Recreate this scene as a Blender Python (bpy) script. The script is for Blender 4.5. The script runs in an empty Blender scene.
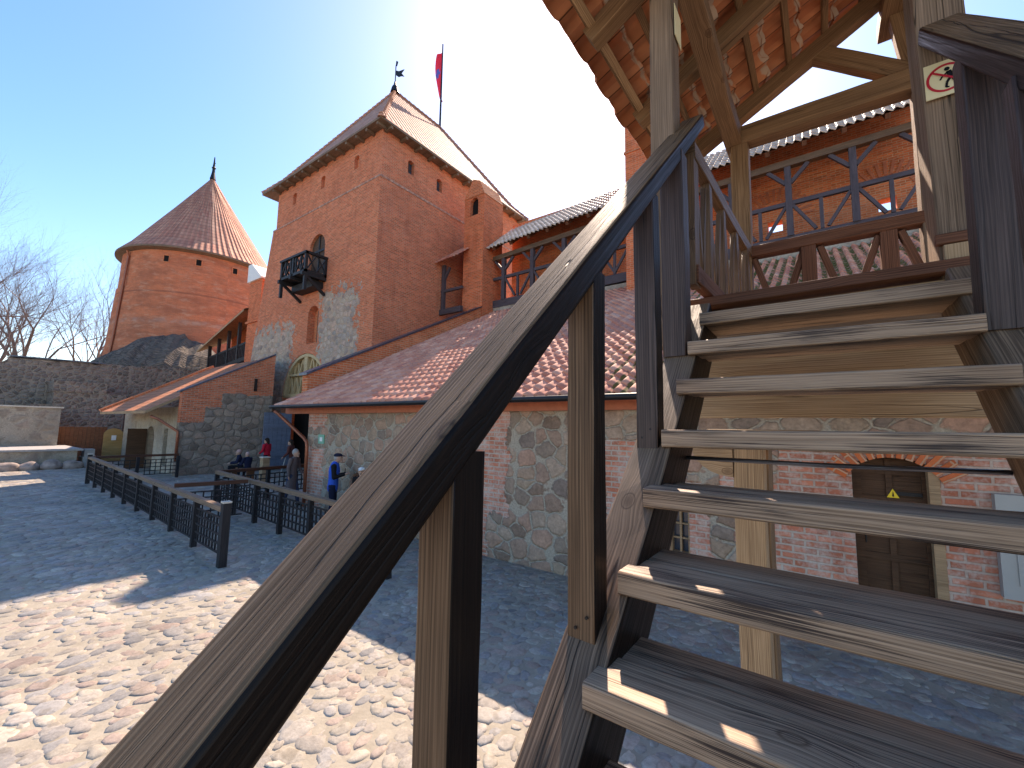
import bpy, bmesh, math, random
import numpy as np
from mathutils import Vector, Matrix
random.seed(11); RNG=np.random.default_rng(5)
R=math.radians
CAMH=2.6            # eye height above the courtyard; everything is built round the eye and lifted at the end
scene=bpy.context.scene; COL=scene.collection
# ------------------------------------------------------------------ materials
def newmat(name):
    m=bpy.data.materials.new(name); m.use_nodes=True; nt=m.node_tree; nt.nodes.clear()
    out=nt.nodes.new('ShaderNodeOutputMaterial'); b=nt.nodes.new('ShaderNodeBsdfPrincipled')
    nt.links.new(b.outputs[0],out.inputs[0]); b.inputs['Specular IOR Level'].default_value=.12; return m,nt,b
class G:
    """tiny node helper"""
    def __init__(s,nt): s.nt=nt
    def n(s,t,**k):
        x=s.nt.nodes.new('ShaderNode'+t)
        for a,v in k.items(): setattr(x,a,v)
        return x
    def put(s,sock,v):
        if hasattr(v,'is_output') or isinstance(v,bpy.types.NodeSocket): s.nt.links.new(v,sock)
        else: sock.default_value=v
    def math(s,op,a,b=0,c=None,clamp=False):
        x=s.n('Math',operation=op,use_clamp=clamp); s.put(x.inputs[0],a); s.put(x.inputs[1],b)
        if c is not None: s.put(x.inputs[2],c)
        return x.outputs[0]
    def mix(s,f,a,b,blend='MIX'):
        x=s.n('Mix',data_type='RGBA',blend_type=blend); s.put(x.inputs[0],f)
        s.put(x.inputs[6],a); s.put(x.inputs[7],b); return x.outputs[2]
    def ramp(s,f,stops,interp='LINEAR'):
        x=s.n('ValToRGB'); s.put(x.inputs[0],f); cr=x.color_ramp; cr.interpolation=interp
        while len(cr.elements)<len(stops): cr.elements.new(0.5)
        for e,(p,c) in zip(cr.elements,stops):
            e.position=p; e.color=(c,c,c,1) if not hasattr(c,'__len__') else (*c[:3],1)
        return x.outputs[0]
    def uv(s): return s.n('TexCoord').outputs['UV']
    def obj(s): return s.n('TexCoord').outputs['Object']
    def mapv(s,v,scale=(1,1,1),loc=(0,0,0)):
        x=s.n('Mapping'); s.put(x.inputs[0],v); x.inputs['Scale'].default_value=scale; x.inputs['Location'].default_value=loc; return x.outputs[0]
    def noise(s,v,scale,detail=4,rough=.55,dist=0):
        x=s.n('TexNoise'); s.put(x.inputs['Vector'],v); x.inputs['Scale'].default_value=scale
        x.inputs['Detail'].default_value=detail; x.inputs['Roughness'].default_value=rough; x.inputs['Distortion'].default_value=dist
        return x.outputs[0]
    def noisec(s,v,scale,detail=2):
        x=s.n('TexNoise'); s.put(x.inputs['Vector'],v); x.inputs['Scale'].default_value=scale; x.inputs['Detail'].default_value=detail
        return x.outputs[1]
    def vadd(s,a,b,op='ADD'):
        x=s.n('VectorMath',operation=op); s.put(x.inputs[0],a); s.put(x.inputs[1],b); return x.outputs[0]
    def vscale(s,a,k):
        x=s.n('VectorMath',operation='SCALE'); s.put(x.inputs[0],a); s.put(x.inputs['Scale'],k); return x.outputs[0]
    def sep(s,v):
        x=s.n('SeparateXYZ'); s.put(x.inputs[0],v); return x.outputs
    def comb(s,a,b,c=0):
        x=s.n('CombineXYZ'); s.put(x.inputs[0],a); s.put(x.inputs[1],b); s.put(x.inputs[2],c); return x.outputs[0]
    def bump(s,h,strength,dist,b,prev=None):
        x=s.n('Bump'); s.put(x.inputs['Height'],h); x.inputs['Strength'].default_value=strength; x.inputs['Distance'].default_value=dist
        if prev is not None: s.put(x.inputs['Normal'],prev)
        s.nt.links.new(x.outputs[0],b.inputs['Normal']); return x.outputs[0]
def c3(c): return (c[0],c[1],c[2],1)
COOL=('blue_grey_door_wood','grey_violet_gallery_wood','black_fence_wood','shaded_side_brown_wood','ochre_door_wood')
def wood(name,dark,mid,light,rough=.62,bumpd=.004,worn=.5,crack=1.0,paint=None,paintamt=0.0,crackv=None,spec=.22):
    """weathered timber: grain along U"""
    if name not in COOL: dark,mid,light=[(c[0]*1.2,c[1]*1.0,c[2]*.82) for c in (dark,mid,light)]
    m,nt,b=newmat(name); g=G(nt); uv=g.uv()
    rnd=g.n('ObjectInfo').outputs['Random']
    off=g.comb(g.math('MULTIPLY',rnd,37.0),g.math('MULTIPLY',rnd,91.0),g.math('MULTIPLY',rnd,13.0))
    p=g.vadd(uv,off)
    wob=g.vscale(g.vadd(g.noisec(g.mapv(p,(1.2,3,1)),1.0,2),(-.5,-.5,-.5)),.016)
    # knots: sparse voronoi, grain bends round them
    kn=g.n('TexVoronoi'); g.put(kn.inputs['Vector'],g.mapv(p,(4.2,6.5,1))); kn.inputs['Scale'].default_value=1.0
    kd=kn.outputs['Distance']
    kmask=g.ramp(kd,[(0.0,1),(.10,.55),(.13,.25),(.145,1),(.175,.0)])
    keep=g.math('GREATER_THAN',g.sep(kn.outputs['Color'])[0],.86)
    kmask=g.math('MULTIPLY',kmask,keep)
    bend=g.math('MULTIPLY',g.math('MULTIPLY',g.ramp(kd,[(0.0,1),(.5,0)]),keep),.022)
    p2=g.vadd(g.vadd(p,wob),g.comb(0,bend,0))
    fine=g.noise(g.mapv(p2,(3,420,1)),1.0,3,.6)
    med=g.noise(g.mapv(p2,(1.6,110,1)),1.0,4,.65,.3)
    big=g.noise(g.mapv(p,(1.1,5,1)),1.0,3,.5)
    ring=g.n('TexWave',wave_type='BANDS',bands_direction='Y'); g.put(ring.inputs['Vector'],g.mapv(p2,(.25,14,1))); ring.inputs['Scale'].default_value=2.2; ring.inputs['Distortion'].default_value=3.0; ring.inputs['Detail'].default_value=2
    t=g.math('ADD',g.math('MULTIPLY',med,.36),g.math('ADD',g.math('MULTIPLY',fine,.40),g.math('ADD',g.math('MULTIPLY',ring.outputs[1],.08),g.math('MULTIPLY',g.noise(g.mapv(p,(2.3,9,1)),1.0,3),.16))))
    col=g.ramp(t,[(.37,dark),(.50,mid),(.62,light)])
    wn=g.ramp(big,[(.42,0),(.62,1)])
    col=g.mix(g.math('MULTIPLY',wn,worn),col,c3([light[i]*.6+mid[i]*.6 for i in range(3)]))
    # long drying cracks
    cr=g.noise(g.mapv(p2,(.55,17,1)),1.0,1,.4,.2)
    crk=g.ramp(cr,[(.490,0),(.498,1),(.502,1),(.510,0)])
    gate=g.ramp(g.noise(g.mapv(p,(.7,9,1)),1.0,1),[(.50,0),(.56,1)])
    crk=g.math('MULTIPLY',g.math('MULTIPLY',crk,gate),crack)
    if crackv:
        uo=g.sep(uv); line=g.math('ABSOLUTE',g.math('SUBTRACT',g.math('ADD',uo[1],g.math('MULTIPLY',g.math('SUBTRACT',g.noise(g.mapv(uv,(2.2,.1,1)),1.0,4,.6),.5),.05)),crackv))
        cm=g.math('MULTIPLY',g.ramp(g.math('MULTIPLY',line,100.0),[(.0,1),(.11,1),(.26,0)]),g.ramp(g.noise(g.mapv(uv,(1.1,.1,1)),1.0,2),[(.42,0),(.47,1)]))
        crk=g.math('MAXIMUM',crk,cm)
    b.inputs['Specular IOR Level'].default_value=spec
    col=g.mix(g.math('MULTIPLY',crk,.85),col,(.012,.009,.007,1))
    col=g.mix(g.math('MULTIPLY',kmask,.75),col,c3([dark[0]*.7,dark[1]*.55,dark[2]*.5]))
    if paint:
        pm=g.ramp(g.math('ADD',g.math('MULTIPLY',fine,.5),g.math('MULTIPLY',g.noise(g.mapv(p,(2.2,14,1)),1.0,4),.6)),[(paintamt-.04,1),(paintamt+.05,0)])
        col=g.mix(pm,col,c3(paint))
    g.put(b.inputs['Base Color'],col)
    g.put(b.inputs['Roughness'],g.ramp(med,[(.3,rough+.15),(.7,rough-.1)]))
    h=g.math('SUBTRACT',g.math('ADD',g.math('MULTIPLY',fine,.35),g.math('MULTIPLY',med,.6)),g.math('MULTIPLY',crk,1.5))
    g.bump(h,.75,bumpd,b)
    return m
def brick_nodes(g,uv,c1,c2,mortar,bw=.27,bh=.088,ms=.011,lime=0.0,limecol=(.66,.58,.5)):
    d=g.vadd(uv,g.vscale(g.vadd(g.noisec(uv,9,2),(-.5,-.5,-.5)),.012))
    x=g.n('TexBrick'); g.put(x.inputs['Vector'],d); x.inputs['Scale'].default_value=1
    x.inputs['Color1'].default_value=c3(c1); x.inputs['Color2'].default_value=c3(c2); x.inputs['Mortar'].default_value=c3(mortar)
    x.inputs['Mortar Size'].default_value=ms; x.inputs['Mortar Smooth'].default_value=.25; x.inputs['Bias'].default_value=-.1
    x.inputs['Brick Width'].default_value=bw; x.inputs['Row Height'].default_value=bh
    col=x.outputs[0]
    # brick by brick tone
    s=g.sep(d); row=g.math('FLOOR',g.math('DIVIDE',s[1],bh))
    sh=g.math('MULTIPLY',g.math('MODULO',row,2.0),.5)
    cx=g.math('FLOOR',g.math('ADD',g.math('DIVIDE',s[0],bw),sh))
    wn=g.n('TexWhiteNoise'); g.put(wn.inputs['Vector'],g.comb(cx,row,0))
    tone=g.ramp(wn.outputs[0],[(0,.62),(.5,1.0),(1,1.22)])
    col2=g.mix(g.math('MULTIPLY',g.math('SUBTRACT',1.0,x.outputs[1]),.75),col,g.mix(1.0,col,tone,'MULTIPLY'))
    big=g.noise(uv,.55,5,.6); mid=g.noise(uv,3.5,4,.6)
    col2=g.mix(g.ramp(big,[(.35,.0),(.7,.38)]),col2,c3([c2[0]*.72,c2[1]*.8,c2[2]*.85]))
    st_=g.noise(g.mapv(uv,(2.2,.35,1)),1.0,5,.65); col2=g.mix(g.ramp(st_,[(.52,0),(.70,.35)]),col2,c3([c2[0]*.55,c2[1]*.6,c2[2]*.7]))
    pa=g.noise(g.mapv(uv,(.5,.9,1),(11,3,0)),1.0,6,.7); col2=g.mix(g.ramp(pa,[(.54,0),(.68,.4)]),col2,c3([min(.8,c1[0]*1.05),c1[1]*1.5,c1[2]*2.0]))
    if lime>0: col2=g.mix(g.math('MULTIPLY',g.ramp(g.math('ADD',g.math('MULTIPLY',mid,.6),g.math('MULTIPLY',g.noise(uv,24,3),.4)),[(.44,0),(.62,1)]),lime),col2,c3(limecol))
    h=g.math('SUBTRACT',g.math('MULTIPLY',g.noise(uv,38,3),.35),x.outputs[1])
    return col2,h
def stone_nodes(g,uv,size,cols,mortar,edge=.09,distort=.30):
    sc=1.0/size
    d=g.vadd(uv,g.vscale(g.vadd(g.noisec(uv,sc*.9,2),(-.5,-.5,-.5)),size*distort*2))
    d=g.mapv(d,(1.0,1.25,1))
    v1=g.n('TexVoronoi',voronoi_dimensions='2D'); g.put(v1.inputs['Vector'],d); v1.inputs['Scale'].default_value=sc; v1.inputs['Randomness'].default_value=.8
    v2=g.n('TexVoronoi',voronoi_dimensions='2D',feature='DISTANCE_TO_EDGE'); g.put(v2.inputs['Vector'],d); v2.inputs['Scale'].default_value=sc; v2.inputs['Randomness'].default_value=.8
    rnd=g.sep(v1.outputs['Color'])[0]
    base=g.ramp(rnd,[(i/(len(cols)-1),c) for i,c in enumerate(cols)])
    gr=g.noise(uv,sc*7,5,.65); gm=g.noise(uv,sc*1.7,3)
    base=g.mix(.55,base,g.mix(1.0,base,g.ramp(gr,[(.25,.45),(.75,1.5)]),'MULTIPLY'))
    base=g.mix(.5,base,g.mix(1.0,base,g.ramp(gm,[(.3,.6),(.7,1.3)]),'MULTIPLY'))
    rnd_cut=g.math('MULTIPLY',g.math('SUBTRACT',.70,v1.outputs['Distance']),.55)
    ed=g.math('ADD',g.math('MINIMUM',v2.outputs[0],rnd_cut),g.math('MULTIPLY',g.math('SUBTRACT',g.noise(uv,sc*5,3),.5),.11))
    mk=g.ramp(ed,[(edge*.8,1),(edge*1.25,0)])
    v3=g.n('TexVoronoi',voronoi_dimensions='2D'); g.put(v3.inputs['Vector'],d); v3.inputs['Scale'].default_value=sc*3.3
    chip=g.math('MULTIPLY',g.ramp(v3.outputs['Distance'],[(.25,1),(.36,0)]),g.math('GREATER_THAN',g.sep(v3.outputs['Color'])[1],.6))
    mcol=g.mix(g.math('MULTIPLY',chip,.8),c3(mortar),base)
    mcol=g.mix(1.0,mcol,g.ramp(g.noise(uv,sc*12,4),[(.2,.6),(.8,1.25)]),'MULTIPLY')
    col=g.mix(mk,base,mcol)
    h=g.math('ADD',g.ramp(ed,[(edge*.5,0),(edge*1.6,.75),(.28,1)]),g.math('MULTIPLY',gr,.25))
    return col,h
def tiles_mat(name,cols,dirt=(.10,.075,.06),dirtamt=.4,bump=True,tw=.2,tl=.33,moss=0,rough=.75,mortar=0,mossu=None):
    m,nt,b=newmat(name); g=G(nt); uv=g.uv()
    s=g.sep(uv); cu=g.math('DIVIDE',s[0],tw); cv=g.math('DIVIDE',s[1],tl)
    wn=g.n('TexWhiteNoise'); g.put(wn.inputs['Vector'],g.comb(g.math('FLOOR',cu),g.math('FLOOR',cv),0))
    col=g.ramp(wn.outputs[0],[(i/(len(cols)-1),c) for i,c in enumerate(cols)])
    n1=g.noise(uv,1.1,5,.6); n2=g.noise(uv,9,5,.65)
    col=g.mix(g.math('MULTIPLY',g.ramp(g.math('ADD',g.math('MULTIPLY',n1,.5),g.math('MULTIPLY',n2,.5)),[(.42,0),(.62,1)]),dirtamt),col,c3(dirt))
    fu=g.math('FRACT',cu); fv=g.math('FRACT',cv)
    wave=g.math('SINE',g.math('MULTIPLY',fu,6.2832))
    lap=g.ramp(fv,[(0,0),(.03,1),(.06,1),(.1,0)])
    if moss: col=g.mix(g.math('MULTIPLY',g.math('MULTIPLY',g.ramp(g.math('DIVIDE',s[0],20),[((mossu or .1)/20-.02,0),((mossu or .1)/20+.02,1)]),g.math('MULTIPLY',g.ramp(g.noise(uv,4,5),[(.40,0),(.5,1)]),g.ramp(g.math('MULTIPLY_ADD',wave,.5,.5),[(0,1),(.35,1),(.5,0)]))),moss),col,(.10,.11,.03,1))
    if mortar:
        mm_=g.ramp(g.math('ADD',g.math('ABSOLUTE',g.math('SUBTRACT',fv,.93)),g.math('MULTIPLY',g.math('SUBTRACT',g.noise(uv,7,4),.5),.5)),[(.03,1),(.06,0)])
        col=g.mix(g.math('MULTIPLY',mm_,mortar),col,(.46,.39,.31,1))
        me_=g.ramp(g.math('ABSOLUTE',g.math('SUBTRACT',fu,.75)),[(.0,1),(.025,1),(.05,0)])
        col=g.mix(g.math('MULTIPLY',me_,.8),col,(.04,.018,.012,1))
    if bump:
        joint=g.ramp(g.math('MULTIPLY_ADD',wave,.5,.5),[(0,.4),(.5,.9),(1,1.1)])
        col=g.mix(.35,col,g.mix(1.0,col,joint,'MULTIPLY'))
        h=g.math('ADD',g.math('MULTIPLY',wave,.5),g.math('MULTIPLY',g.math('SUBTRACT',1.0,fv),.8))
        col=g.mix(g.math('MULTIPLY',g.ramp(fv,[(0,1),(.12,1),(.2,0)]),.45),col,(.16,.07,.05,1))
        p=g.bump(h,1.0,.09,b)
    else:
        g.bump(n2,.4,.006,b)
    g.put(b.inputs['Base Color'],col); b.inputs['Roughness'].default_value=rough
    return m
def plain(name,col,rough=.6,metal=0,var=.25,scale=12,bump=.3,bd=.004):
    m,nt,b=newmat(name); g=G(nt); o=g.obj(); n=g.noise(o,scale,5,.6)
    col_=g.mix(1.0,c3(col),g.ramp(n,[(.25,1-var),(.75,1+var)]),'MULTIPLY')
    g.put(b.inputs['Base Color'],col_); b.inputs['Roughness'].default_value=rough; b.inputs['Metallic'].default_value=metal; b.inputs['Specular IOR Level'].default_value=.5 if rough<.5 else .2
    if bump: g.bump(n,bump,bd,b)
    return m
MT={}
MT['rail']=wood('weathered_rail_wood',(.034,.022,.0135),(.105,.071,.046),(.22,.158,.107),.58,.005,.3,1.0,crackv=.285)
MT['side']=wood('shaded_side_brown_wood',(.004,.0025,.002),(.009,.005,.004),(.018,.011,.008),.42,.002,0,.3,spec=.18)  # shade of inner and under faces put into this near-black wood colour
MT['post']=wood('brown_post_wood',(.032,.022,.015),(.098,.067,.047),(.19,.137,.098),.5,.003,.3,.6)
MT['newel']=wood('violet_brown_shaded_wood',(.018,.013,.014),(.045,.034,.036),(.085,.066,.068),.5,.003,.2,.6,spec=.4)  # darker violet copy of post wood; shade and sheen are put into its colour
MT['tread']=wood('worn_tread_wood',(.12,.088,.068),(.305,.245,.20),(.44,.36,.295),.5,.003,.4,.6,paint=(.055,.038,.033),paintamt=.49)
MT['stringer']=wood('grey_stringer_wood',(.038,.028,.022),(.115,.087,.068),(.23,.18,.142),.5,.003,.4,1.0)
MT['newwood']=wood('honey_timber',(.14,.10,.067),(.29,.222,.152),(.43,.345,.245),.65,.003,.3,.7)
MT['rafter']=wood('rafter_timber',(.062,.042,.027),(.155,.108,.07),(.26,.19,.127),.65,.003,.3,.6)
MT['oldpost']=wood('grey_post_timber',(.055,.043,.035),(.14,.112,.092),(.26,.21,.17),.65,.004,.4,1.0)
MT['redwood']=wood('red_brown_rail_wood',(.045,.02,.013),(.11,.052,.034),(.18,.09,.06),.6,.003,.2,.5)
MT['gal']=wood('grey_violet_gallery_wood',(.035,.027,.031),(.075,.058,.065),(.125,.10,.11),.6,.003,.2,.4)
MT['blackwood']=wood('black_fence_wood',(.010,.010,.011),(.022,.021,.023),(.05,.046,.046),.5,.002,.2,.3)
MT['fencerail']=wood('fence_rail_wood',(.08,.06,.045),(.17,.135,.11),(.26,.21,.175),.55,.003,.3,.5)
MT['redrail']=wood('dark_red_fence_rail_wood',(.03,.014,.010),(.075,.035,.026),(.12,.06,.045),.5,.003,.2,.5)
MT['boards']=wood('brown_board_wood',(.06,.03,.02),(.15,.075,.045),(.22,.12,.075),.65,.004,.2,.8)
MT['yellowdoor']=wood('ochre_door_wood',(.22,.12,.04),(.42,.25,.09),(.52,.34,.15),.6,.003,.2,.4)
MT['bluedoor']=wood('blue_grey_door_wood',(.09,.11,.15),(.15,.18,.235),(.2,.235,.3),.6,.003,.2,.5)
MT['olddoor']=wood('dark_old_door_wood',(.03,.018,.012),(.07,.042,.028),(.12,.075,.05),.6,.004,.2,.6)
MT['gatewood']=wood('pale_gate_wood',(.30,.26,.16),(.44,.39,.26),(.52,.47,.34),.65,.003,.2,.3)
def brickmat(name,c1,c2,mo,lime=0,**k):
    m,nt,b=newmat(name); g=G(nt); uv=g.uv(); col,h=brick_nodes(g,uv,c1,c2,mo,lime=lime,**k)
    g.put(b.inputs['Base Color'],col); b.inputs['Roughness'].default_value=.85; g.bump(h,.6,.012,b); return m
BR1=(.74,.175,.065); BR2=(.62,.125,.045); MO=(.60,.34,.21)
MT['brick']=brickmat('red_brick',BR1,BR2,MO,.05,ms=.009)
MT['brick_new']=brickmat('orange_red_brick',(.74,.20,.075),(.62,.14,.05),(.62,.38,.24),0.04)
STC=[(.22,.155,.115),(.40,.265,.195),(.45,.33,.245),(.29,.215,.165),(.47,.28,.20),(.38,.28,.20),(.25,.19,.155)]
def mixwall(name,maskf,size=.42,mortar=(.43,.37,.29),lime=.30,bm=(.52,.42,.34),edge=.058,cols=STC,bc1=(.74,.20,.09),bc2=(.60,.14,.065),ms=.012):
    """brick and fieldstone in one wall; maskf(g,u,v) -> 1 where stone"""
    m,nt,b=newmat(name); g=G(nt); uv=g.uv(); s=g.sep(uv)
    bc,bh=brick_nodes(g,uv,bc1,bc2,bm,lime=lime,ms=ms)
    sc,sh=stone_nodes(g,uv,size,cols,mortar,edge)
    mk=maskf(g,uv,s[0],s[1])
    g.put(b.inputs['Base Color'],g.mix(mk,bc,sc)); b.inputs['Roughness'].default_value=.88
    g.bump(g.math('ADD',g.math('MULTIPLY',g.math('SUBTRACT',1.0,mk),g.math('MULTIPLY',bh,.4)),g.math('MULTIPLY',mk,g.math('MULTIPLY',sh,1.3))),.8,.035,b)
    return m
def jag(g,uv,amp,sc=2.2): return g.math('MULTIPLY',g.math('SUBTRACT',g.noise(uv,sc,3,.7),.5),amp)
def box_mask(g,uv,u,v,u0,u1,v0,v1,amp=.5,soft=.03):
    j=jag(g,uv,amp); j2=jag(g,g.vadd(uv,(31.,7.,0)),amp)
    a=g.math('MINIMUM',g.math('SUBTRACT',g.math('ADD',u,j),u0),g.math('SUBTRACT',u1,g.math('ADD',u,j)))
    c=g.math('MINIMUM',g.math('SUBTRACT',g.math('ADD',v,j2),v0),g.math('SUBTRACT',v1,g.math('ADD',v,j2)))
    return g.ramp(g.math('ADD',g.math('DIVIDE',g.math('MINIMUM',a,c),soft*10),.5),[(.45,0),(.55,1)])
def mx(g,*a):
    r=a[0]
    for x in a[1:]: r=g.math('MAXIMUM',r,x)
    return r
MT['shedwall']=mixwall('brick_and_fieldstone_shed_wall',lambda g,uv,u,v: mx(g,
    box_mask(g,uv,u,v,-11.9,-6.0,-9,.45,.7),box_mask(g,uv,u,v,-5.15,-3.1,-9,.45,.6),box_mask(g,uv,u,v,-5.7,-3.4,-9,-1.7,.8),
    box_mask(g,uv,u,v,-3.3,9,-.16,.6,.25),box_mask(g,uv,u,v,-1.45,-1.05,-1.8,-1.2,.4),box_mask(g,uv,u,v,-1.75,-1.3,-.75,-.3,.3),box_mask(g,uv,u,v,-.85,-.55,-.7,-.25,.3),box_mask(g,uv,u,v,-13.2,-11.2,-.65,-.1,.5)),.38,lime=.6,bc1=(.66,.235,.14),bc2=(.52,.165,.095),ms=.015)
MT['gable2']=mixwall('brick_over_fieldstone_gable',lambda g,uv,u,v: mx(g,box_mask(g,uv,u,v,-50,50,-9,.02,.3),box_mask(g,uv,u,v,7.9,14,-9,.75,.4),box_mask(g,uv,u,v,8.6,14,-9,1.5,.4)),.42,
    mortar=(.27,.21,.16),lime=.0,bm=(.5,.36,.26),cols=[(.19,.14,.11),(.32,.225,.17),(.38,.29,.22),(.25,.20,.165),(.35,.24,.18),(.29,.24,.19)],edge=.06)
MT['towerwall']=mixwall('red_brick_tower_with_stone_patches',lambda g,uv,u,v: mx(g,box_mask(g,uv,u,v,-40,-17.5,-9,3.0,3.5),
    box_mask(g,uv,u,v,-30,-24.4,-9,5.9,4.0),box_mask(g,uv,u,v,-21.6,-18.2,-9,7.0,4.2)),.34,mortar=(.50,.36,.26),lime=.06,bm=MO,edge=.06,
    cols=[(.28,.22,.19),(.44,.32,.25),(.55,.42,.33),(.36,.30,.26),(.56,.37,.28),(.47,.38,.29),(.31,.27,.24)])
def rubble(name,size,cols,mortar,edge=.1,bd=.05):
    m,nt,b=newmat(name); g=G(nt); uv=g.uv(); col,h=stone_nodes(g,uv,size,cols,mortar,edge)
    big=g.noise(uv,.35,5,.6); col=g.mix(g.ramp(big,[(.4,0),(.65,.5)]),col,(.17,.14,.115,1))
    g.put(b.inputs['Base Color'],col); b.inputs['Roughness'].default_value=.9; g.bump(h,.9,bd,b); return m
MT['rubble']=rubble('dark_rubble_masonry',.32,[(.12,.10,.085),(.22,.185,.16),(.30,.25,.21),(.17,.15,.14),(.27,.20,.16)],(.30,.26,.21))
MT['rubblelight']=rubble('pale_plastered_rubble',.7,[(.34,.27,.2),(.42,.36,.28),(.30,.25,.2),(.38,.30,.24)],(.44,.38,.3),.14,.03)
MT['talus']=rubble('grey_talus_stone',.42,[(.14,.115,.095),(.23,.19,.155),(.17,.14,.12),(.28,.23,.19)],(.10,.09,.08),.07,.12)
# round tower brick: brick with horizontal weather bands
def roundmat():
    m,nt,b=newmat('banded_red_brick_round_tower'); g=G(nt); uv=g.uv(); s=g.sep(uv)
    col,h=brick_nodes(g,uv,(.70,.205,.095),(.58,.15,.065),(.52,.31,.2),lime=.06)
    j=g.math('ADD',s[1],jag(g,uv,1.2,.35))
    fade=g.ramp(g.math('DIVIDE',j,20),[(.0,(.45,.19,.11)),(.52,(.54,.17,.085)),(.57,(.58,.23,.13)),(.60,(.68,.2,.09)),(1,(.68,.2,.09))])
    col=g.mix(.45,col,fade)
    band=g.ramp(g.math('DIVIDE',g.math('ADD',s[1],jag(g,uv,.5,.5)),20),[(.57,0),(.578,1),(.59,1),(.60,0)])
    band2=g.ramp(g.math('DIVIDE',g.math('ADD',s[1],jag(g,uv,.2,.5)),20),[(.285,0),(.29,1),(.30,1),(.305,0)])
    band3=g.ramp(g.math('DIVIDE',s[1],20),[(.715,0),(.718,1),(.722,1),(.725,0)])
    col=g.mix(g.math('MULTIPLY',mx(g,g.math('MULTIPLY',band,.7),g.math('MULTIPLY',band2,.5)),g.math('MULTIPLY',g.ramp(g.noise(uv,1.3,4,.7),[(.4,.1),(.6,1)]),.7)),col,(.42,.34,.29,1)); col=g.mix(g.math('MULTIPLY',band3,.6),col,(.2,.08,.06,1))
    pt=g.ramp(g.noise(g.mapv(uv,(.35,1.0,1)),1.2,6,.7),[(.42,0),(.62,.6)]); col=g.mix(pt,col,(.30,.11,.07,1)); pl=g.ramp(g.noise(g.mapv(uv,(.5,1.3,1),(9,4,0)),1.7,6,.7),[(.52,0),(.66,.5)]); col=g.mix(pl,col,(.62,.36,.24,1))
    scar=g.ramp(g.noise(uv,.45,5,.7),[(.60,0),(.68,.6)])
    col=g.mix(g.math('MULTIPLY',scar,g.ramp(g.math('DIVIDE',s[1],20),[(.25,1),(.35,0)])),col,(.38,.31,.26,1))
    g.put(b.inputs['Base Color'],col); b.inputs['Roughness'].default_value=.88; g.bump(h,.5,.02,b); return m
MT['roundbrick']=roundmat()
TC=[(.50,.165,.11),(.62,.25,.17),(.54,.19,.13),(.68,.32,.22),(.58,.21,.14)]
MT['tile_geo']=tiles_mat('clay_pantiles',TC,bump=False,dirtamt=.3)
MT['tile_shed']=tiles_mat('clay_pantiles_partly_mossy',[(.56,.21,.14),(.70,.31,.21),(.60,.24,.16),(.78,.40,.28),(.68,.28,.18),(.56,.20,.14)],bump=False,dirtamt=.2,moss=.9,mossu=10.5,tw=.25,tl=.38)
MT['tile_gal']=tiles_mat('grey_worn_pantiles',[(.60,.47,.38),(.68,.55,.45),(.52,.38,.30),(.63,.48,.38)],bump=False,dirtamt=.3,rough=.5)
MT['tile_moss']=tiles_mat('mossy_pantiles',TC,bump=False,dirtamt=.3,moss=.8)
MT['tile_tower']=tiles_mat('tower_roof_tiles',[(.60,.29,.20),(.68,.37,.26),(.55,.25,.17),(.63,.32,.22)],dirtamt=.5,dirt=(.30,.20,.15),tw=.34,tl=.46)
MT['tile_cone']=tiles_mat('red_cone_roof_tiles',[(.60,.25,.16),(.68,.32,.21),(.55,.21,.14),(.63,.28,.18)],dirtamt=.5,dirt=(.30,.15,.11),tw=.36,tl=.5)
MT['tile_left']=tiles_mat('orange_flat_tiles',[(.62,.25,.13),(.68,.30,.17),(.57,.21,.11)],dirtamt=.2,tw=.3,tl=.4)
MT['tile_under']=tiles_mat('orange_tiles_from_below',[(.52,.19,.09),(.60,.25,.125),(.43,.14,.065),(.55,.215,.105)],dirt=(.32,.2,.13),dirtamt=.35,bump=False,mortar=.8,tl=.30)
MT['plaster']=rubble('limewashed_wall',.55,[(.44,.36,.26),(.50,.42,.31),(.40,.32,.23)],(.5,.42,.32),.12,.02)
MT['terracotta']=plain('terracotta_fascia_paint',(.48,.16,.09),.6,0,.15,9)
MT['iron']=plain('black_iron',(.02,.02,.022),.45,.6,.3,20)
MT['coping']=plain('lead_coping',(.10,.11,.14),.35,.7,.3,6)
MT['copper']=plain('brown_copper_pipe',(.32,.10,.05),.38,.35,.25,14)
MT['greymetal']=plain('grey_painted_metal',(.36,.38,.37),.45,.1,.06,5,.05)
MT['dark']=plain('dark_interior',(.012,.010,.009),.9,0,.2,5,0)
MT['glass']=plain('old_window_glass',(.05,.065,.09),.08,0,.2,3,.1,.001)
MT['skyglass']=plain('pale_window_glass',(.55,.68,.85),.15,0,.05,3,.05,.001)
MT['stonecap']=plain('pale_stone_cap',(.55,.5,.42),.8,0,.2,8)
MT['boulder']=plain('granite_boulder',(.30,.24,.21),.8,0,.45,5,.6,.02)
MT['slab']=plain('grey_terrace_paving',(.36,.34,.32),.85,0,.2,7,.4,.01)
MT['signyellow']=plain('sign_cream_plate',(.80,.70,.42),.45,0,.04,4,.05)
MT['signred']=plain('sign_red_paint',(.55,.015,.03),.45,0,.04,4,.05)
MT['signblack']=plain('sign_black_paint',(.01,.01,.012),.5,0,.04,4,.05)
MT['signgreen']=plain('sign_green_paint',(.18,.45,.32),.5,0,.04,4,.05)
MT['warnyellow']=plain('warning_yellow_paint',(.9,.62,.02),.45,0,.04,4,.05)
MT['white']=plain('white_paint',(.78,.78,.74),.6,0,.05,6,.05)
MT['flagred']=plain('red_flag_cloth',(.85,.04,.08),.8,0,.1,3,.2)
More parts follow.
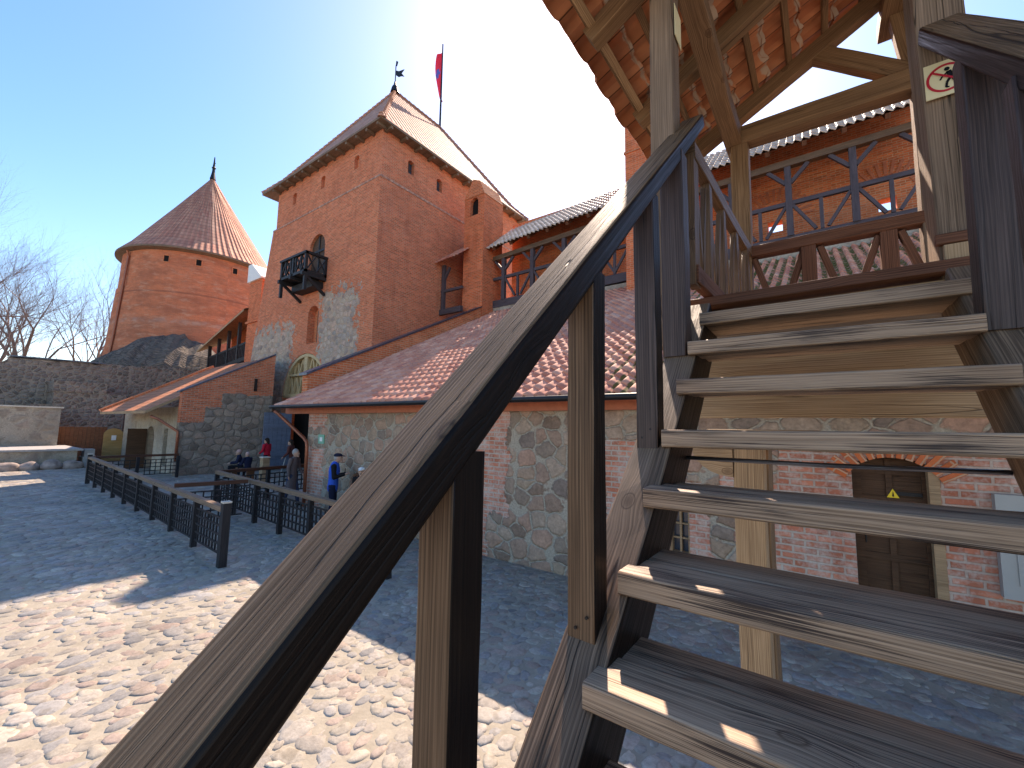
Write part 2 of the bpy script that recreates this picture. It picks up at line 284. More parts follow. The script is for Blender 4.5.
MT['flagblue']=plain('blue_flag_cloth',(.10,.12,.42),.8,0,.1,3,.2)
MT['skin']=plain('skin',(.50,.30,.22),.5,0,.08,20,.1)
MT['bark']=plain('bare_tree_bark',(.20,.15,.13),.9,0,.3,3)
MT['twig']=plain('bare_twigs',(.26,.19,.17),.9,0,.3,3,0)
def cloth(n,c): 
    MT[n]=plain(n+'_cloth',c,.85,0,.12,30,.4,.003); return MT[n]
cloth('blue_vest',(.012,.10,.52)); cloth('navy',(.012,.016,.04)); cloth('red_jacket',(.50,.012,.03)); cloth('brown_jacket',(.11,.035,.028)); cloth('black_cloth',(.012,.012,.014)); cloth('grey_coat',(.13,.10,.10)); cloth('denim',(.04,.055,.10)); cloth('greyhair',(.35,.33,.31)); cloth('darkhair',(.03,.018,.012)); cloth('pinkknit',(.5,.3,.26))
def groundmat():
    m,nt,b=newmat('sandy_courtyard_ground'); g=G(nt); uv=g.uv()
    col,h=stone_nodes(g,uv,.16,[(.20,.19,.18),(.30,.27,.23),(.26,.24,.24),(.34,.28,.24)],(.33,.28,.2),.09,.15)
    sand=g.mix(g.ramp(g.noise(uv,3,6,.75),[(.35,0),(.65,1)]),(.26,.23,.18,1),(.37,.33,.265,1))
    far=g.ramp(g.math('DIVIDE',g.sep(uv)[0],-30.0),[(.9,0),(1,1)])
    g.put(b.inputs['Base Color'],g.mix(far,sand,col)); b.inputs['Roughness'].default_value=.9; g.bump(g.math('ADD',g.math('MULTIPLY',h,far),g.math('MULTIPLY',g.noise(uv,30,4),.4)),.6,.02,b); return m
MT['ground']=groundmat()
def cobmat():
    m,nt,b=newmat('cobblestone'); g=G(nt)
    a=g.n('Attribute',attribute_name='tone').outputs[0]
    o=g.obj(); n=g.noise(o,26,5,.65); n2=g.noise(o,90,3,.6)
    col=g.mix(.7,a,g.mix(1.0,a,g.ramp(n,[(.25,.6),(.75,1.35)]),'MULTIPLY'))
    n3=g.noise(o,.9,4,.6); col=g.mix(1.0,col,g.ramp(n3,[(.3,.72),(.65,1.12)]),'MULTIPLY'); gr=g.noise(o,6,3,.6); col=g.mix(g.ramp(gr,[(.58,0),(.68,.5)]),col,(.16,.135,.10,1))
    g.put(b.inputs['Base Color'],col); b.inputs['Roughness'].default_value=.62
    g.bump(g.math('ADD',n,g.math('MULTIPLY',n2,.4)),.5,.008,b); return m
MT['cobble']=cobmat()
# ------------------------------------------------------------------ mesh helpers
WMD={}
class M:
    def __init__(s): s.v=[];s.f=[];s.uv=[];s.mi=[]
    def face(s,pts,uvs=None,mi=0):
        pts=[Vector(p) for p in pts]; i=len(s.v); s.v+=pts; s.f.append(list(range(i,i+len(pts)))); s.mi.append(mi)
        if uvs is None:
            n=Vector((0,0,0))
            for a in range(1,len(pts)-1): n+=(pts[a]-pts[0]).cross(pts[a+1]-pts[0])
            if n.length<1e-12: n=Vector((0,0,1))
            n.normalize()
            if abs(n.z)>.985: uvs=[(p.x,p.y) for p in pts]
            else:
                t=Vector((0,0,1)).cross(n).normalized()
                # keep the sign of the horizontal axis positive so bricks of different faces share a frame
                if abs(t.x)>abs(t.y):
                    if t.x<0:t=-t
                elif t.y<0:t=-t
                bb=n.cross(t)
                if bb.z<0: bb=-bb
                uvs=[(p.dot(t),p.dot(bb)) for p in pts]
        s.uv+=uvs
    def box(s,x0,x1,y0,y1,z0,z1,mi=0):
        a=[(x0,y0,z0),(x1,y0,z0),(x1,y1,z0),(x0,y1,z0),(x0,y0,z1),(x1,y0,z1),(x1,y1,z1),(x0,y1,z1)]
        for q in ((0,3,2,1),(4,5,6,7),(0,1,5,4),(1,2,6,5),(2,3,7,6),(3,0,4,7)): s.face([a[i] for i in q],mi=mi)
    def prism(s,poly,d,mi=0):
        """poly: 3D outline, d: extrusion vector"""
        p=[Vector(q) for q in poly]; d=Vector(d); n=len(p)
        s.face(p[::-1],mi=mi); s.face([q+d for q in p],mi=mi)
        for i in range(n):
            j=(i+1)%n; s.face([p[i],p[j],p[j]+d,p[i]+d],mi=mi)
    def beam(s,p0,p1,w,h,up=(0,0,1),mi=0,ends=True):
        p0=Vector(p0);p1=Vector(p1); x=(p1-p0); L=x.length; x.normalize(); up=Vector(up)
        y=up.cross(x)
        if y.length<1e-4: y=Vector((0,1,0)).cross(x)
        y.normalize(); z=x.cross(y); o=random.random()*7
        c=[(-w/2,-h/2),(w/2,-h/2),(w/2,h/2),(-w/2,h/2)]
        vv=0
        for i in range(4):
            a=c[i];b=c[(i+1)%4]; d=math.dist(a,b)
            A=p0+y*a[0]+z*a[1];B=p0+y*b[0]+z*b[1]
            s.face([A,B,B+x*L,A+x*L],[(o,vv),(o,vv+d),(o+L,vv+d),(o+L,vv)],mi); vv+=d+.01
        if ends:
            for e,sg in ((p0,1),(p1,-1)):
                q=[e+y*a+z*b for a,b in c]
                if sg>0:q=q[::-1]
                s.face(q,[(o,0),(o+.02,w),(o+.02,h),(o,.01)],mi)
    def tube(s,pts,r,n=10,mi=0,cap=True):
        pts=[Vector(p) for p in pts]; r=[r]*len(pts) if not hasattr(r,'__len__') else r
        rings=[];L=0;base=len(s.v)
        for i,p in enumerate(pts):
            t=(pts[min(i+1,len(pts)-1)]-pts[max(i-1,0)]).normalized()
            a=t.orthogonal() if i==0 else (pa-t*pa.dot(t))
            a.normalize(); pa=a; b=t.cross(a)
            if i: L+=(p-pts[i-1]).length
            rings.append(([p+(a*math.cos(k*2*math.pi/n)+b*math.sin(k*2*math.pi/n))*r[i] for k in range(n)],L))
        for i in range(len(rings)-1):
            A,la=rings[i];B,lb=rings[i+1]
            for k in range(n):
                j=(k+1)%n; s.face([A[k],A[j],B[j],B[k]],[(la,k*.05),(la,k*.05+.05),(lb,k*.05+.05),(lb,k*.05)],mi)
        if cap:
            s.face(rings[0][0][::-1],mi=mi); s.face(rings[-1][0],mi=mi)
    def wall(s,o,du,n,u0,u1,v0,v1,holes=(),reveal=.2,mi=0):
        """vertical wall face with real openings. holes:(u0,u1,v0,v1,arched)"""
        o=Vector(o);du=Vector(du).normalized();n=Vector(n)
        P=lambda u,v,d=0: o+du*u+Vector((0,0,1))*v-n*d
        flip=du.cross(Vector((0,0,1))).dot(n)<0
        def F(q,uvs=None):
            s.face(q[::-1] if flip else q,mi=mi)
        us=sorted({u0,u1,*[h[0] for h in holes],*[h[1] for h in holes]}); vs=sorted({v0,v1,*[h[2] for h in holes],*[h[3] for h in holes]})
        us=[u for u in us if u0<=u<=u1]; vs=[v for v in vs if v0<=v<=v1]
        for i in range(len(us)-1):
            for j in range(len(vs)-1):
                cu=(us[i]+us[i+1])/2;cv=(vs[j]+vs[j+1])/2
                if any(h[0]<cu<h[1] and h[2]<cv<h[3] for h in holes): continue
                F([P(us[i],vs[j]),P(us[i+1],vs[j]),P(us[i+1],vs[j+1]),P(us[i],vs[j+1])])
        for h in holes:
            a,b,c,d=h[:4]; arch=len(h)>4 and h[4]
            if arch:
                rise=(b-a)/2*arch; cx=(a+b)/2; N=10
                arc=[(cx-(b-a)/2*math.cos(math.pi*k/N),d-rise+rise*math.sin(math.pi*k/N)) for k in range(N+1)]
                for k in range(N):
                    p,q=arc[k],arc[k+1]; cor=(a,d) if k<N//2 else (b,d)
                    F([P(*p),P(*q),P(*cor)][::-1])
                F([P(*arc[N//2]),P(b,d),P(a,d)]) if False else None
                out=[(a,c)]+arc+[(b,c)]
            else: out=[(a,c),(a,d),(b,d),(b,c)]
            m=len(out)
            for k in range(m):
                p,q=out[k],out[(k+1)%m]
                F([P(*p),P(*p,reveal),P(*q,reveal),P(*q)][::-1])
    def build(s,name,mat,parent=None,loc=None,smooth=False,bevel=0):
        me=bpy.data.meshes.new(name); me.from_pydata([tuple(v) for v in s.v],[],s.f)
        ul=me.uv_layers.new(name='UVMap'); fl=np.array([c for u in s.uv for c in u[:2]],dtype=np.float32); ul.data.foreach_set('uv',fl)
        mats=mat if isinstance(mat,(list,tuple)) else [mat]
        for q in mats: me.materials.append(MT[q] if isinstance(q,str) else q)
        me.polygons.foreach_set('material_index',s.mi)
        if smooth:
            bm=bmesh.new();bm.from_mesh(me);bmesh.ops.remove_doubles(bm,verts=bm.verts,dist=1e-5);bm.to_mesh(me);bm.free()
            me.polygons.foreach_set('use_smooth',[True]*len(me.polygons))
        me.update()
        o=bpy.data.objects.new(name,me); COL.objects.link(o)
        if parent is not None: o.parent=parent
        if loc is not None:
            L=Vector(loc); me.transform(Matrix.Translation(-L)); o.location=L; WMD[o.name]=Matrix.Translation(L)
        return o
def tag(o,label=None,cat=None,group=None,kind=None):
    if label:o['label']=label
    if cat:o['category']=cat
    if group:o['group']=group
    if kind:o['kind']=kind
    return o
def thing(name,label,cat,loc=(0,0,0),rz=0,group=None):
    o=bpy.data.objects.new(name,None);COL.objects.link(o);o.location=loc;o.rotation_euler=(0,0,rz);o.empty_display_size=.2
    return tag(o,label,cat,group)
def beam(name,p0,p1,w,h,mat,parent=None,up=(0,0,1),bevel=.006,rough=.0025,seg=None,dark=()):
    """a hewn beam as its own object; w across, h along 'up'; grain runs along it"""
    p0=Vector(p0);p1=Vector(p1);x=p1-p0;L=x.length;x.normalize();y=Vector(up).cross(x)
    if y.length<1e-4:y=Vector((0,1,0)).cross(x)
    y.normalize();z=x.cross(y)
    bm=bmesh.new(); n=seg or max(2,int(L/.12)); uvl=bm.loops.layers.uv.new('UVMap')
    c=[(-w/2,-h/2),(w/2,-h/2),(w/2,h/2),(-w/2,h/2)]
    b=min(bevel,w*.3,h*.3)
    prof=[]
    for (a,d) in c:
        sx=1 if a>0 else -1;sy=1 if d>0 else -1
        arc=[(a-sx*b,d),(a-sx*b*.3,d-sy*b*.3),(a,d-sy*b)]
        if (sx*sy)>0: arc=arc[::-1]
        prof+=arc
    # order is counter-clockwise starting at -,-
    per=[0]
    for i in range(len(prof)): per.append(per[-1]+math.dist(prof[i],prof[(i+1)%len(prof)]))
    ph=[random.random()*6 for _ in range(6)]
    rings=[]
    for i in range(n+1):
        t=i/n*L; k=rough
        wy=math.sin(t*2.1+ph[0])*k*1.5; wz=math.sin(t*1.7+ph[1])*k*1.5
        ring=[]
        for j,(a,d) in enumerate(prof):
            jx=random.uniform(-1,1)*k*.5;jy=random.uniform(-1,1)*k*.5
            ring.append(bm.verts.new((t,a+wy+jx,d+wz+jy)))
        rings.append(ring)
    m=len(prof)
    for i in range(n):
        for j in range(m):
            q=(j+1)%m
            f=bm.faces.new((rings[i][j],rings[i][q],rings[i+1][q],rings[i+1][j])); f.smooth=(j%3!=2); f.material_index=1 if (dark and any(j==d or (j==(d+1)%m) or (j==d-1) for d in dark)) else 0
            for lp,(uu,vv) in zip(f.loops,((i/n*L,per[j]),(i/n*L,per[j+1]),((i+1)/n*L,per[j+1]),((i+1)/n*L,per[j]))): lp[uvl].uv=(uu,vv)
    for ring,rev in ((rings[0],True),(rings[-1],False)):
        f=bm.faces.new(ring[::-1] if rev else ring)
        for lp in f.loops: lp[uvl].uv=(lp.vert.co.y*.3,lp.vert.co.z*.5+3)
    bmesh.ops.recalc_face_normals(bm,faces=bm.faces)
    me=bpy.data.meshes.new(name);bm.to_mesh(me);bm.free();me.materials.append(MT[mat])
    if dark: me.materials.append(MT['side'])  # listed faces get the wood with shade in its colour
    o=bpy.data.objects.new(name,me);COL.objects.link(o)
    mw=Matrix.Translation(p0)@Matrix((x,y,z)).transposed().to_4x4()
    WMD[o.name]=mw.copy()
    if parent is not None:
        o.parent=parent; mw=wm(parent).inverted()@mw
    o.matrix_local=mw
    return o
def wm(o):
    if o.type=='EMPTY': return Matrix.LocRotScale(o.location,o.rotation_euler,o.scale)
    return WMD.get(o.name,Matrix.Identity(4)).copy()
def pantile(name,o,ud,vd,U,V,mat,parent=None,tw=.2,tl=.33,amp=.028,thick=.018,spu=8,zslope=0):
    """clay pantile sheet: o eave corner, ud along the eave, vd up the slope; real S-waves and laps, closed lip at every lap"""
    o=Vector(o);ud=Vector(ud).normalized();vd=Vector(vd).normalized();n=ud.cross(vd).normalized()
    if n.z<0:n=-n
    nu=int(U/tw*spu);nv=max(1,int(round(V/tl)));tlr=V/nv
    us=np.linspace(0,U,nu+1);ph=us/tw*2*np.pi
    prof=amp*np.sin(ph)+amp*.35*np.sin(2*ph)
    V3=[];F=[];UV=[]
    ou,uu,vv,nn=[np.array(q) for q in (o,ud,vd,n)]
    for r in range(nv):
        jit=RNG.normal(0,.004,nu//spu+2); js=np.repeat(jit,spu)[:nu+1]; jt=np.repeat(RNG.normal(0,.012,nu//spu+2),spu)[:nu+1]
        rows=[]
        for (v,h) in ((r*tlr,thick),(r*tlr,thick+.016),(r*tlr+tlr*.5,thick*.5+.012),((r+1)*tlr+.03,.004)):
            low=(h==thick)
            base=ou[None]+us[:,None]*uu[None]+(v+jt*(1 if v<=r*tlr else .3))[:,None]*vv[None]+(prof+h+js-(0.02 if low else 0))[:,None]*nn[None]
            rows.append((base,v))
        st=len(V3)
        for b_,v in rows: V3+=list(map(tuple,b_))
        for k in range(3):
            for i in range(nu):
                a=st+k*(nu+1)+i
                F.append((a,a+1,a+nu+2,a+nu+1))
                v0=rows[k][1]/tlr*tl;v1=min(rows[k+1][1],(r+1)*tlr-.001)/tlr*tl
                if k==0:v0=v1=r*tl+.01
                cc=(us[i]//tw)*tw
                UV+=[(us[i]+1e-4,v0+1e-3),(us[i+1]-1e-4,v0+1e-3),(us[i+1]-1e-4,v1-1e-3),(us[i]+1e-4,v1-1e-3)]
    me=bpy.data.meshes.new(name);me.from_pydata(V3,[],F);ul=me.uv_layers.new(name='UVMap');ul.data.foreach_set('uv',np.array(UV,dtype=np.float32).ravel())
    me.polygons.foreach_set('use_smooth',[True]*len(F)); me.materials.append(MT[mat]);me.update()
    ob=bpy.data.objects.new(name,me);COL.objects.link(ob)
    if parent is not None:
        ob.parent=parent; ob.matrix_local=wm(parent).inverted()
    return ob
def zg(x,y):
    t=min(max((-x-7)/7,0),1);t=t*t*(3-2*t);return -2.6+.18*t
# ------------------------------------------------------------------ ground
def ground():
    xs=np.concatenate([[-900,-300,-120,-70],np.arange(-50,14,1.0),[30,100,300,900]]);ys=np.concatenate([[-900,-300,-60],np.arange(-14,30,1.0),[60,300,900]])
    m=M()
    for i in range(len(xs)-1):
        for j in range(len(ys)-1):
            q=[(xs[i],ys[j]),(xs[i+1],ys[j]),(xs[i+1],ys[j+1]),(xs[i],ys[j+1])]
            m.face([(x,y,zg(x,y)-.009) for x,y in q],[(x,y) for x,y in q])
    tag(m.build('ground','ground'),kind='structure')
ground()
def cobbles():
    pts=[]
    def region(x0,x1,y0,y1,sp):
        for i,x in enumerate(np.arange(x0,x1,sp)):
            for j,y in enumerate(np.arange(y0,y1,sp)):
                xx=x+(sp*.5 if j%2 else 0)+random.uniform(-.3,.3)*sp; yy=y+random.uniform(-.3,.3)*sp
                pts.append((xx,yy,sp))
    region(-6.5,5.5,-1.8,7.0,.15); region(-14,-6.5,-3.5,7.0,.175); region(-24,-14,-4,7.0,.22); region(-23.9,-14.3,7.0,12,.22); region(-33,-24,-4,6.7,.26)
    pts=np.array(pts);N=len(pts)
    K=9
    ang=np.linspace(0,2*np.pi,K,endpoint=False)
    rings=[(1.0,-.3),(.92,.6),(.62,.94),(0,1.0)]
    V=[];F=[];T=[]
    pal=np.array([(.34,.305,.26),(.38,.34,.28),(.31,.29,.265),(.37,.30,.25),(.34,.305,.265),(.28,.27,.255),(.40,.355,.29),(.355,.28,.235),(.33,.30,.26)])
    rot=RNG.uniform(0,np.pi,N);asp=RNG.uniform(.55,.85,N);rad=pts[:,2]*np.clip(RNG.normal(.70,.19,N),.3,1.2);hh=RNG.uniform(.013,.027,N)
    colr=pal[RNG.integers(0,len(pal),N)]*RNG.uniform(.82,1.12,(N,1))*.97
    verts=np.zeros((N,3*K+1,3))
    wob=1+RNG.normal(0,.10,(N,K))
    for ri,(rr,hz) in enumerate(rings[:3]):
        lx=np.cos(ang)[None]*rad[:,None]*rr*wob; ly=np.sin(ang)[None]*rad[:,None]*rr*wob*asp[:,None]
        verts[:,ri*K:(ri+1)*K,0]=pts[:,0,None]+lx*np.cos(rot)[:,None]-ly*np.sin(rot)[:,None]
        verts[:,ri*K:(ri+1)*K,1]=pts[:,1,None]+lx*np.sin(rot)[:,None]+ly*np.cos(rot)[:,None]
        verts[:,ri*K:(ri+1)*K,2]=(hh*hz)[:,None]+RNG.normal(0,.003,(N,K))
    verts[:,3*K,0]=pts[:,0];verts[:,3*K,1]=pts[:,1];verts[:,3*K,2]=hh
    t=np.clip((-pts[:,0]-7)/7,0,1);t=t*t*(3-2*t);verts[:,:,2]+=(-2.6+.18*t-.02)[:,None]
    fq=[]
    for ri in range(2):
        for k in range(K):
            j=(k+1)%K; fq.append((ri*K+k,ri*K+j,(ri+1)*K+j,(ri+1)*K+k))
    ft=[(2*K+k,2*K+(k+1)%K,3*K) for k in range(K)]
    nv=3*K+1
    base=(np.arange(N)*nv)
    quads=(np.array(fq)[None]+base[:,None,None]).reshape(-1,4);tris=(np.array(ft)[None]+base[:,None,None]).reshape(-1,3)
    me=bpy.data.meshes.new('cobblestones')
    me.vertices.add(N*nv);me.vertices.foreach_set('co',verts.reshape(-1))
    nl=quads.size+tris.size;me.loops.add(nl);me.loops.foreach_set('vertex_index',np.concatenate([quads.ravel(),tris.ravel()]).astype(np.int32))
    me.polygons.add(len(quads)+len(tris))
    ls=np.concatenate([np.arange(len(quads))*4,quads.size+np.arange(len(tris))*3]).astype(np.int32)
    me.polygons.foreach_set('loop_start',ls)
    me.polygons.foreach_set('use_smooth',[True]*(len(quads)+len(tris)))
    at=me.attributes.new('tone','FLOAT_COLOR','POINT')
    cc=np.ones((N,nv,4),dtype=np.float32);cc[:,:,:3]=colr[:,None,:];at.data.foreach_set('color',cc.ravel())
    me.materials.append(MT['cobble']);me.update(calc_edges=True);me.validate()
    o=bpy.data.objects.new('cobblestones',me);COL.objects.link(o)
    tag(o,'rounded grey, pink and tan cobblestones set in sand across the courtyard','paving',kind='stuff')
cobbles()
# ------------------------------------------------------------------ wooden staircase in the foreground
NY=lambda y:-.587+.922*(y-.958)           # nosing plane height
SD=Vector((0,1,.922)).normalized(); SU=Vector((0,-.922,1)).normalized()
st=thing('wooden_staircase','weathered open timber staircase with plank treads rising to a tile roofed landing in the foreground','staircase',(0,-1,-2.6))
TY=[.958,1.177,1.393,1.603,1.82,2.025,2.24];TZ=[-.587,-.388,-.187,.007,.21,.409,.588]
for k in range(1,10): TY.append(.958-.2165*k);TZ.append(-.587-.1995*k)
for y,z in zip(TY,TZ):
    if z<-2.55: continue
    r=.475+ (.012 if z>.5 else 0)
    t=beam('tread',(-.482+random.uniform(-.006,.004),y+.082,z-.031),(r-.02+random.uniform(-.01,.01),y+.082,z-.031),.163,.062,'tread',st,up=(0,0,1),bevel=.007)
    beam('board',(-.46,y+.245,z-.03),(r-.03,y+.245,z-.03),.155,.05,'tread',t,bevel=.005)
m=None
for xa,xb in ((-.60,-.457),(.442,.585)):
    y0=-1.25;y1=2.50; cx=(xa+xb)/2; dv=-.085-.15   # centre below the top edge
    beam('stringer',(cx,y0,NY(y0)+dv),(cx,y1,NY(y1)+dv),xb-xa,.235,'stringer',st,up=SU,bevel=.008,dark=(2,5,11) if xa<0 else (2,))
# handrails, posts
for sx in (-1,1):
    cx=-.566 if sx<0 else .525; w=.13 if sx<0 else .14
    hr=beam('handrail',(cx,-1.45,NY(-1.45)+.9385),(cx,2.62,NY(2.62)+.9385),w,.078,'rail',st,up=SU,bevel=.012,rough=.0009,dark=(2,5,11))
    for y in (.53,1.07,1.61,-.01,-.55,-1.09):
        x0=(-.583 if sx<0 else .452)
        beam('rail_post',(x0+.04,y+.042,NY(y)-.085-.01),(x0+.04,y+.042,NY(y+.042)+.90),.082,.08,'post' if (sx<0 and y<1.5) else 'newel',st,up=(0,-1,0),bevel=.005,dark=(5,11) if sx<0 else ())  # upper left and all right posts take the shade-coloured copy
        if .4<y<1.7:
            for dx_ in (-.016,.016):
                m=M();q0=Vector((x0+.04+dx_,y+.003,NY(y)-.085+.06+dx_));m.tube([q0,q0-Vector((0,.004,0))],.0045,8);qq=m.build('screw','iron');qq.parent=st;qq.matrix_local=wm(st).inverted()
    x0=-.607 if sx<0 else .452
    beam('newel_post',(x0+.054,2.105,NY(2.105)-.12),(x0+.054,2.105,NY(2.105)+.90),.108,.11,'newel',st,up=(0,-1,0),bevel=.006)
m=M();m.tube([(-.458,1.83,-.106),(.0,1.86,-.11),(.443,1.9,-.106)],.008,8);m.build('tie_rod','coping',None,smooth=True).parent=st
bpy.data.objects['tie_rod'].matrix_local=wm(st).inverted()
# landing
L0=2.57;L1=4.42;LZ=.77
for i in range(9):
    y=L0+.1+i*.2
    beam('landing_board',(-.62,y,LZ-.03),(.70,y,LZ-.03),.195,.055,'tread' if i else 'redwood',st,bevel=.005)
for i,(z0,z1) in enumerate(((.075,.27),(.285,.49),(.505,.70))):
    beam('fascia_board',(-.60,2.66,(z0+z1)/2),(.68,2.66,(z0+z1)/2),.045,z1-z0,'newwood',st,bevel=.004)
for x in (-.53,.62): beam('joist',(x,2.70,.62),(x,4.35,.62),.12,.16,'newwood',st)
beam('joist',(-.98,2.86,.87-.10),(-.63,2.86,.87-.10),.1,.12,'newwood',st)
# roof posts
def post(n,x0,x1,y0,y1,z0,z1,mat): return beam(n,((x0+x1)/2,(y0+y1)/2,z0),((x0+x1)/2,(y0+y1)/2,z1),x1-x0,y1-y0,mat,st,up=(0,-1,0),bevel=.008,rough=.004)
pA=post('roof_post',-.72,-.59,2.3,2.45,.45,2.66,'oldpost')
pB=post('roof_post',.455,.625,2.64,2.86,.55,3.20,'oldpost')
pC=post('roof_post',-.593,-.446,4.2,4.35,.79,2.65,'rafter')
pD=post('roof_post',.67,.82,4.2,4.36,.79,3.40,'oldpost')
post('support_post',-.497,-.321,3.2,3.37,-2.6,-.08,'newwood')
post('support_post',-.497,-.318,3.46,3.74,-2.6,-.08,'rafter')
beam('bolster',(-.66,3.29,-.03),(-.02,3.29,-.03),.16,.09,'newwood',st)
m=M()
prof=[(-.50,3.19,-.08),(-.50,3.19,-.30)]+[(-.50-.26*math.sin(a),3.19,-.30+.21*(1-math.cos(a))) for a in np.linspace(.3,1.5,6)]+[(-.76,3.19,-.08)]
m.prism(prof,(0,.1,0));m.build('bracket','newwood').parent=st;bpy.data.objects['bracket'].matrix_local=wm(st).inverted()
# wall plates, tie, roof framing (mono pitch rising to +X)
RZ=lambda x:2.675+.563*(x+.908)            # underside of rafters
beam('wall_plate',(-.55,1.45,2.73),(-.55,4.5,2.73),.14,.16,'rafter',st,bevel=.012,rough=.006)
beam('wall_plate',(.60,1.45,3.39),(.60,4.5,3.39),.14,.14,'rafter',st)
beam('tie_beam',(-.60,4.27,2.735),(.78,4.27,2.72),.15,.17,'rafter',st,bevel=.01)
beam('collar_beam',(.10,4.27,3.27),(.70,4.27,2.77),.10,.13,'rafter',st)
beam('brace',(.60,4.27,3.55),(.70,4.27,2.75),.10,.10,'rafter',st,up=(0,-1,0))
RX0,RX1=-1.23,1.25
for y in (1.42,2.35,3.28,4.22):
    beam('rafter',(-1.15,y+.05,RZ(-1.15)+.065),(RX1,y+.05,RZ(RX1)+.065),.11,.13,'rafter',st,up=(-.563,0,1),bevel=.006)
sl=Vector((1,0,.563)).normalized(); nrm=Vector((-.563,0,1)).normalized()
Ls=(RX1-RX0)/sl.x
x=.10
while x<Ls-.05:
    p=Vector((RX0,1.2,RZ(RX0)+.150))+sl*x
    beam('batten',p,p+Vector((0,3.12,0)),.045,.03,'rafter',st,up=nrm,bevel=.002,rough=.0015); x+=.30
beam('eave_board',(-1.135,1.2,RZ(-1.135)+.115),(-1.10,4.36,RZ(-1.10)+.115),.05,.045,'newwood',st,up=nrm,bevel=.003)
rf=pantile('roof',Vector((RX0-.05,4.36,RZ(RX0)+.185-.028)),(0,-1,0),sl,3.2,Ls+.05,'tile_under',st,tw=.2,tl=.30,amp=.026)
# other half of the roof beyond the ridge, supports beyond the frame
slr=Vector((-1,0,.563)).normalized()
pantile('roof',Vector((RX1+2.2,1.16,RZ(RX1)+.18-2.2*.563)),(0,1,0),slr,3.2,2.2/abs(slr.x),'tile_under',st,tw=.2,tl=.30,amp=.026)
for y in (1.42,4.22): beam('rafter',(RX1+2.1,y+.05,RZ(RX1)+.06-2.1*.563),(RX1,y+.05,RZ(RX1)+.06),.11,.13,'rafter',st,up=(.563,0,1))
beam('wall_plate',(2.9,1.2,RZ(RX1)-.1-1.65*.563),(2.9,4.5,RZ(RX1)-.1-1.65*.563),.14,.14,'rafter',st)
for y in (1.5,4.3): beam('roof_post',(2.9,y,-2.6),(2.9,y,RZ(RX1)-.17-1.65*.563),.16,.16,'oldpost',st,up=(0,-1,0))
# landing balustrade
lr=beam('landing_rail',(-.545,2.42,1.585),(-.47,4.22,1.61),.06,.10,'post',st,bevel=.006)
lb=beam('bottom_rail',(-.545,2.42,.86),(-.47,4.22,.86),.06,.10,'redwood',st)
ys=[2.46,2.78,3.18,3.62,4.04]
for i,y in enumerate(ys):
    xx=-.545+(y-2.42)*.042
    beam('baluster',(xx,y,.80),(xx,y,1.56),.045,.085 if i else .11,'post',st,up=(0,-1,0),bevel=.004)
    if i<len(ys)-1:
        ym=(y+ys[i+1])/2
        beam('brace',(xx,y+.05,1.50),(xx,ym,.93),.028,.035,'post',st,up=(0,-1,0),bevel=.003)
        beam('brace',(xx+.01,ys[i+1]-.05,1.50),(xx+.01,ym,.93),.028,.035,'post',st,up=(0,-1,0),bevel=.003)
beam('back_rail',(-.45,4.25,1.602),(1.5,4.25,1.602),.11,.098,'redwood',st,bevel=.006)
for x in (-.035,.47,.975): beam('baluster',(x,4.25,.80),(x,4.25,1.555),.105,.10,'redwood',st,up=(0,-1,0),bevel=.005)
for a in (-.51,-.035,.47):
    b=a+.50; mid=(a+b)/2+.0
    beam('brace',(a+.08,4.25,1.54),(mid-.02,4.25,1.02),.05,.05,'redwood',st,up=(0,-1,0))
    beam('brace',(b-.05,4.25,1.54),(mid+.03,4.25,1.02),.05,.05,'redwood',st,up=(0,-1,0))
beam('cleat',(.45,2.625,.875),(.70,2.625,.875),.03,.05,'redwood',st)
for x_ in (.515,.60): beam('base_board',(x_,2.61,.55),(x_,2.61,.845),.08,.02,'newwood',st,up=(0,-1,0),bevel=.003)
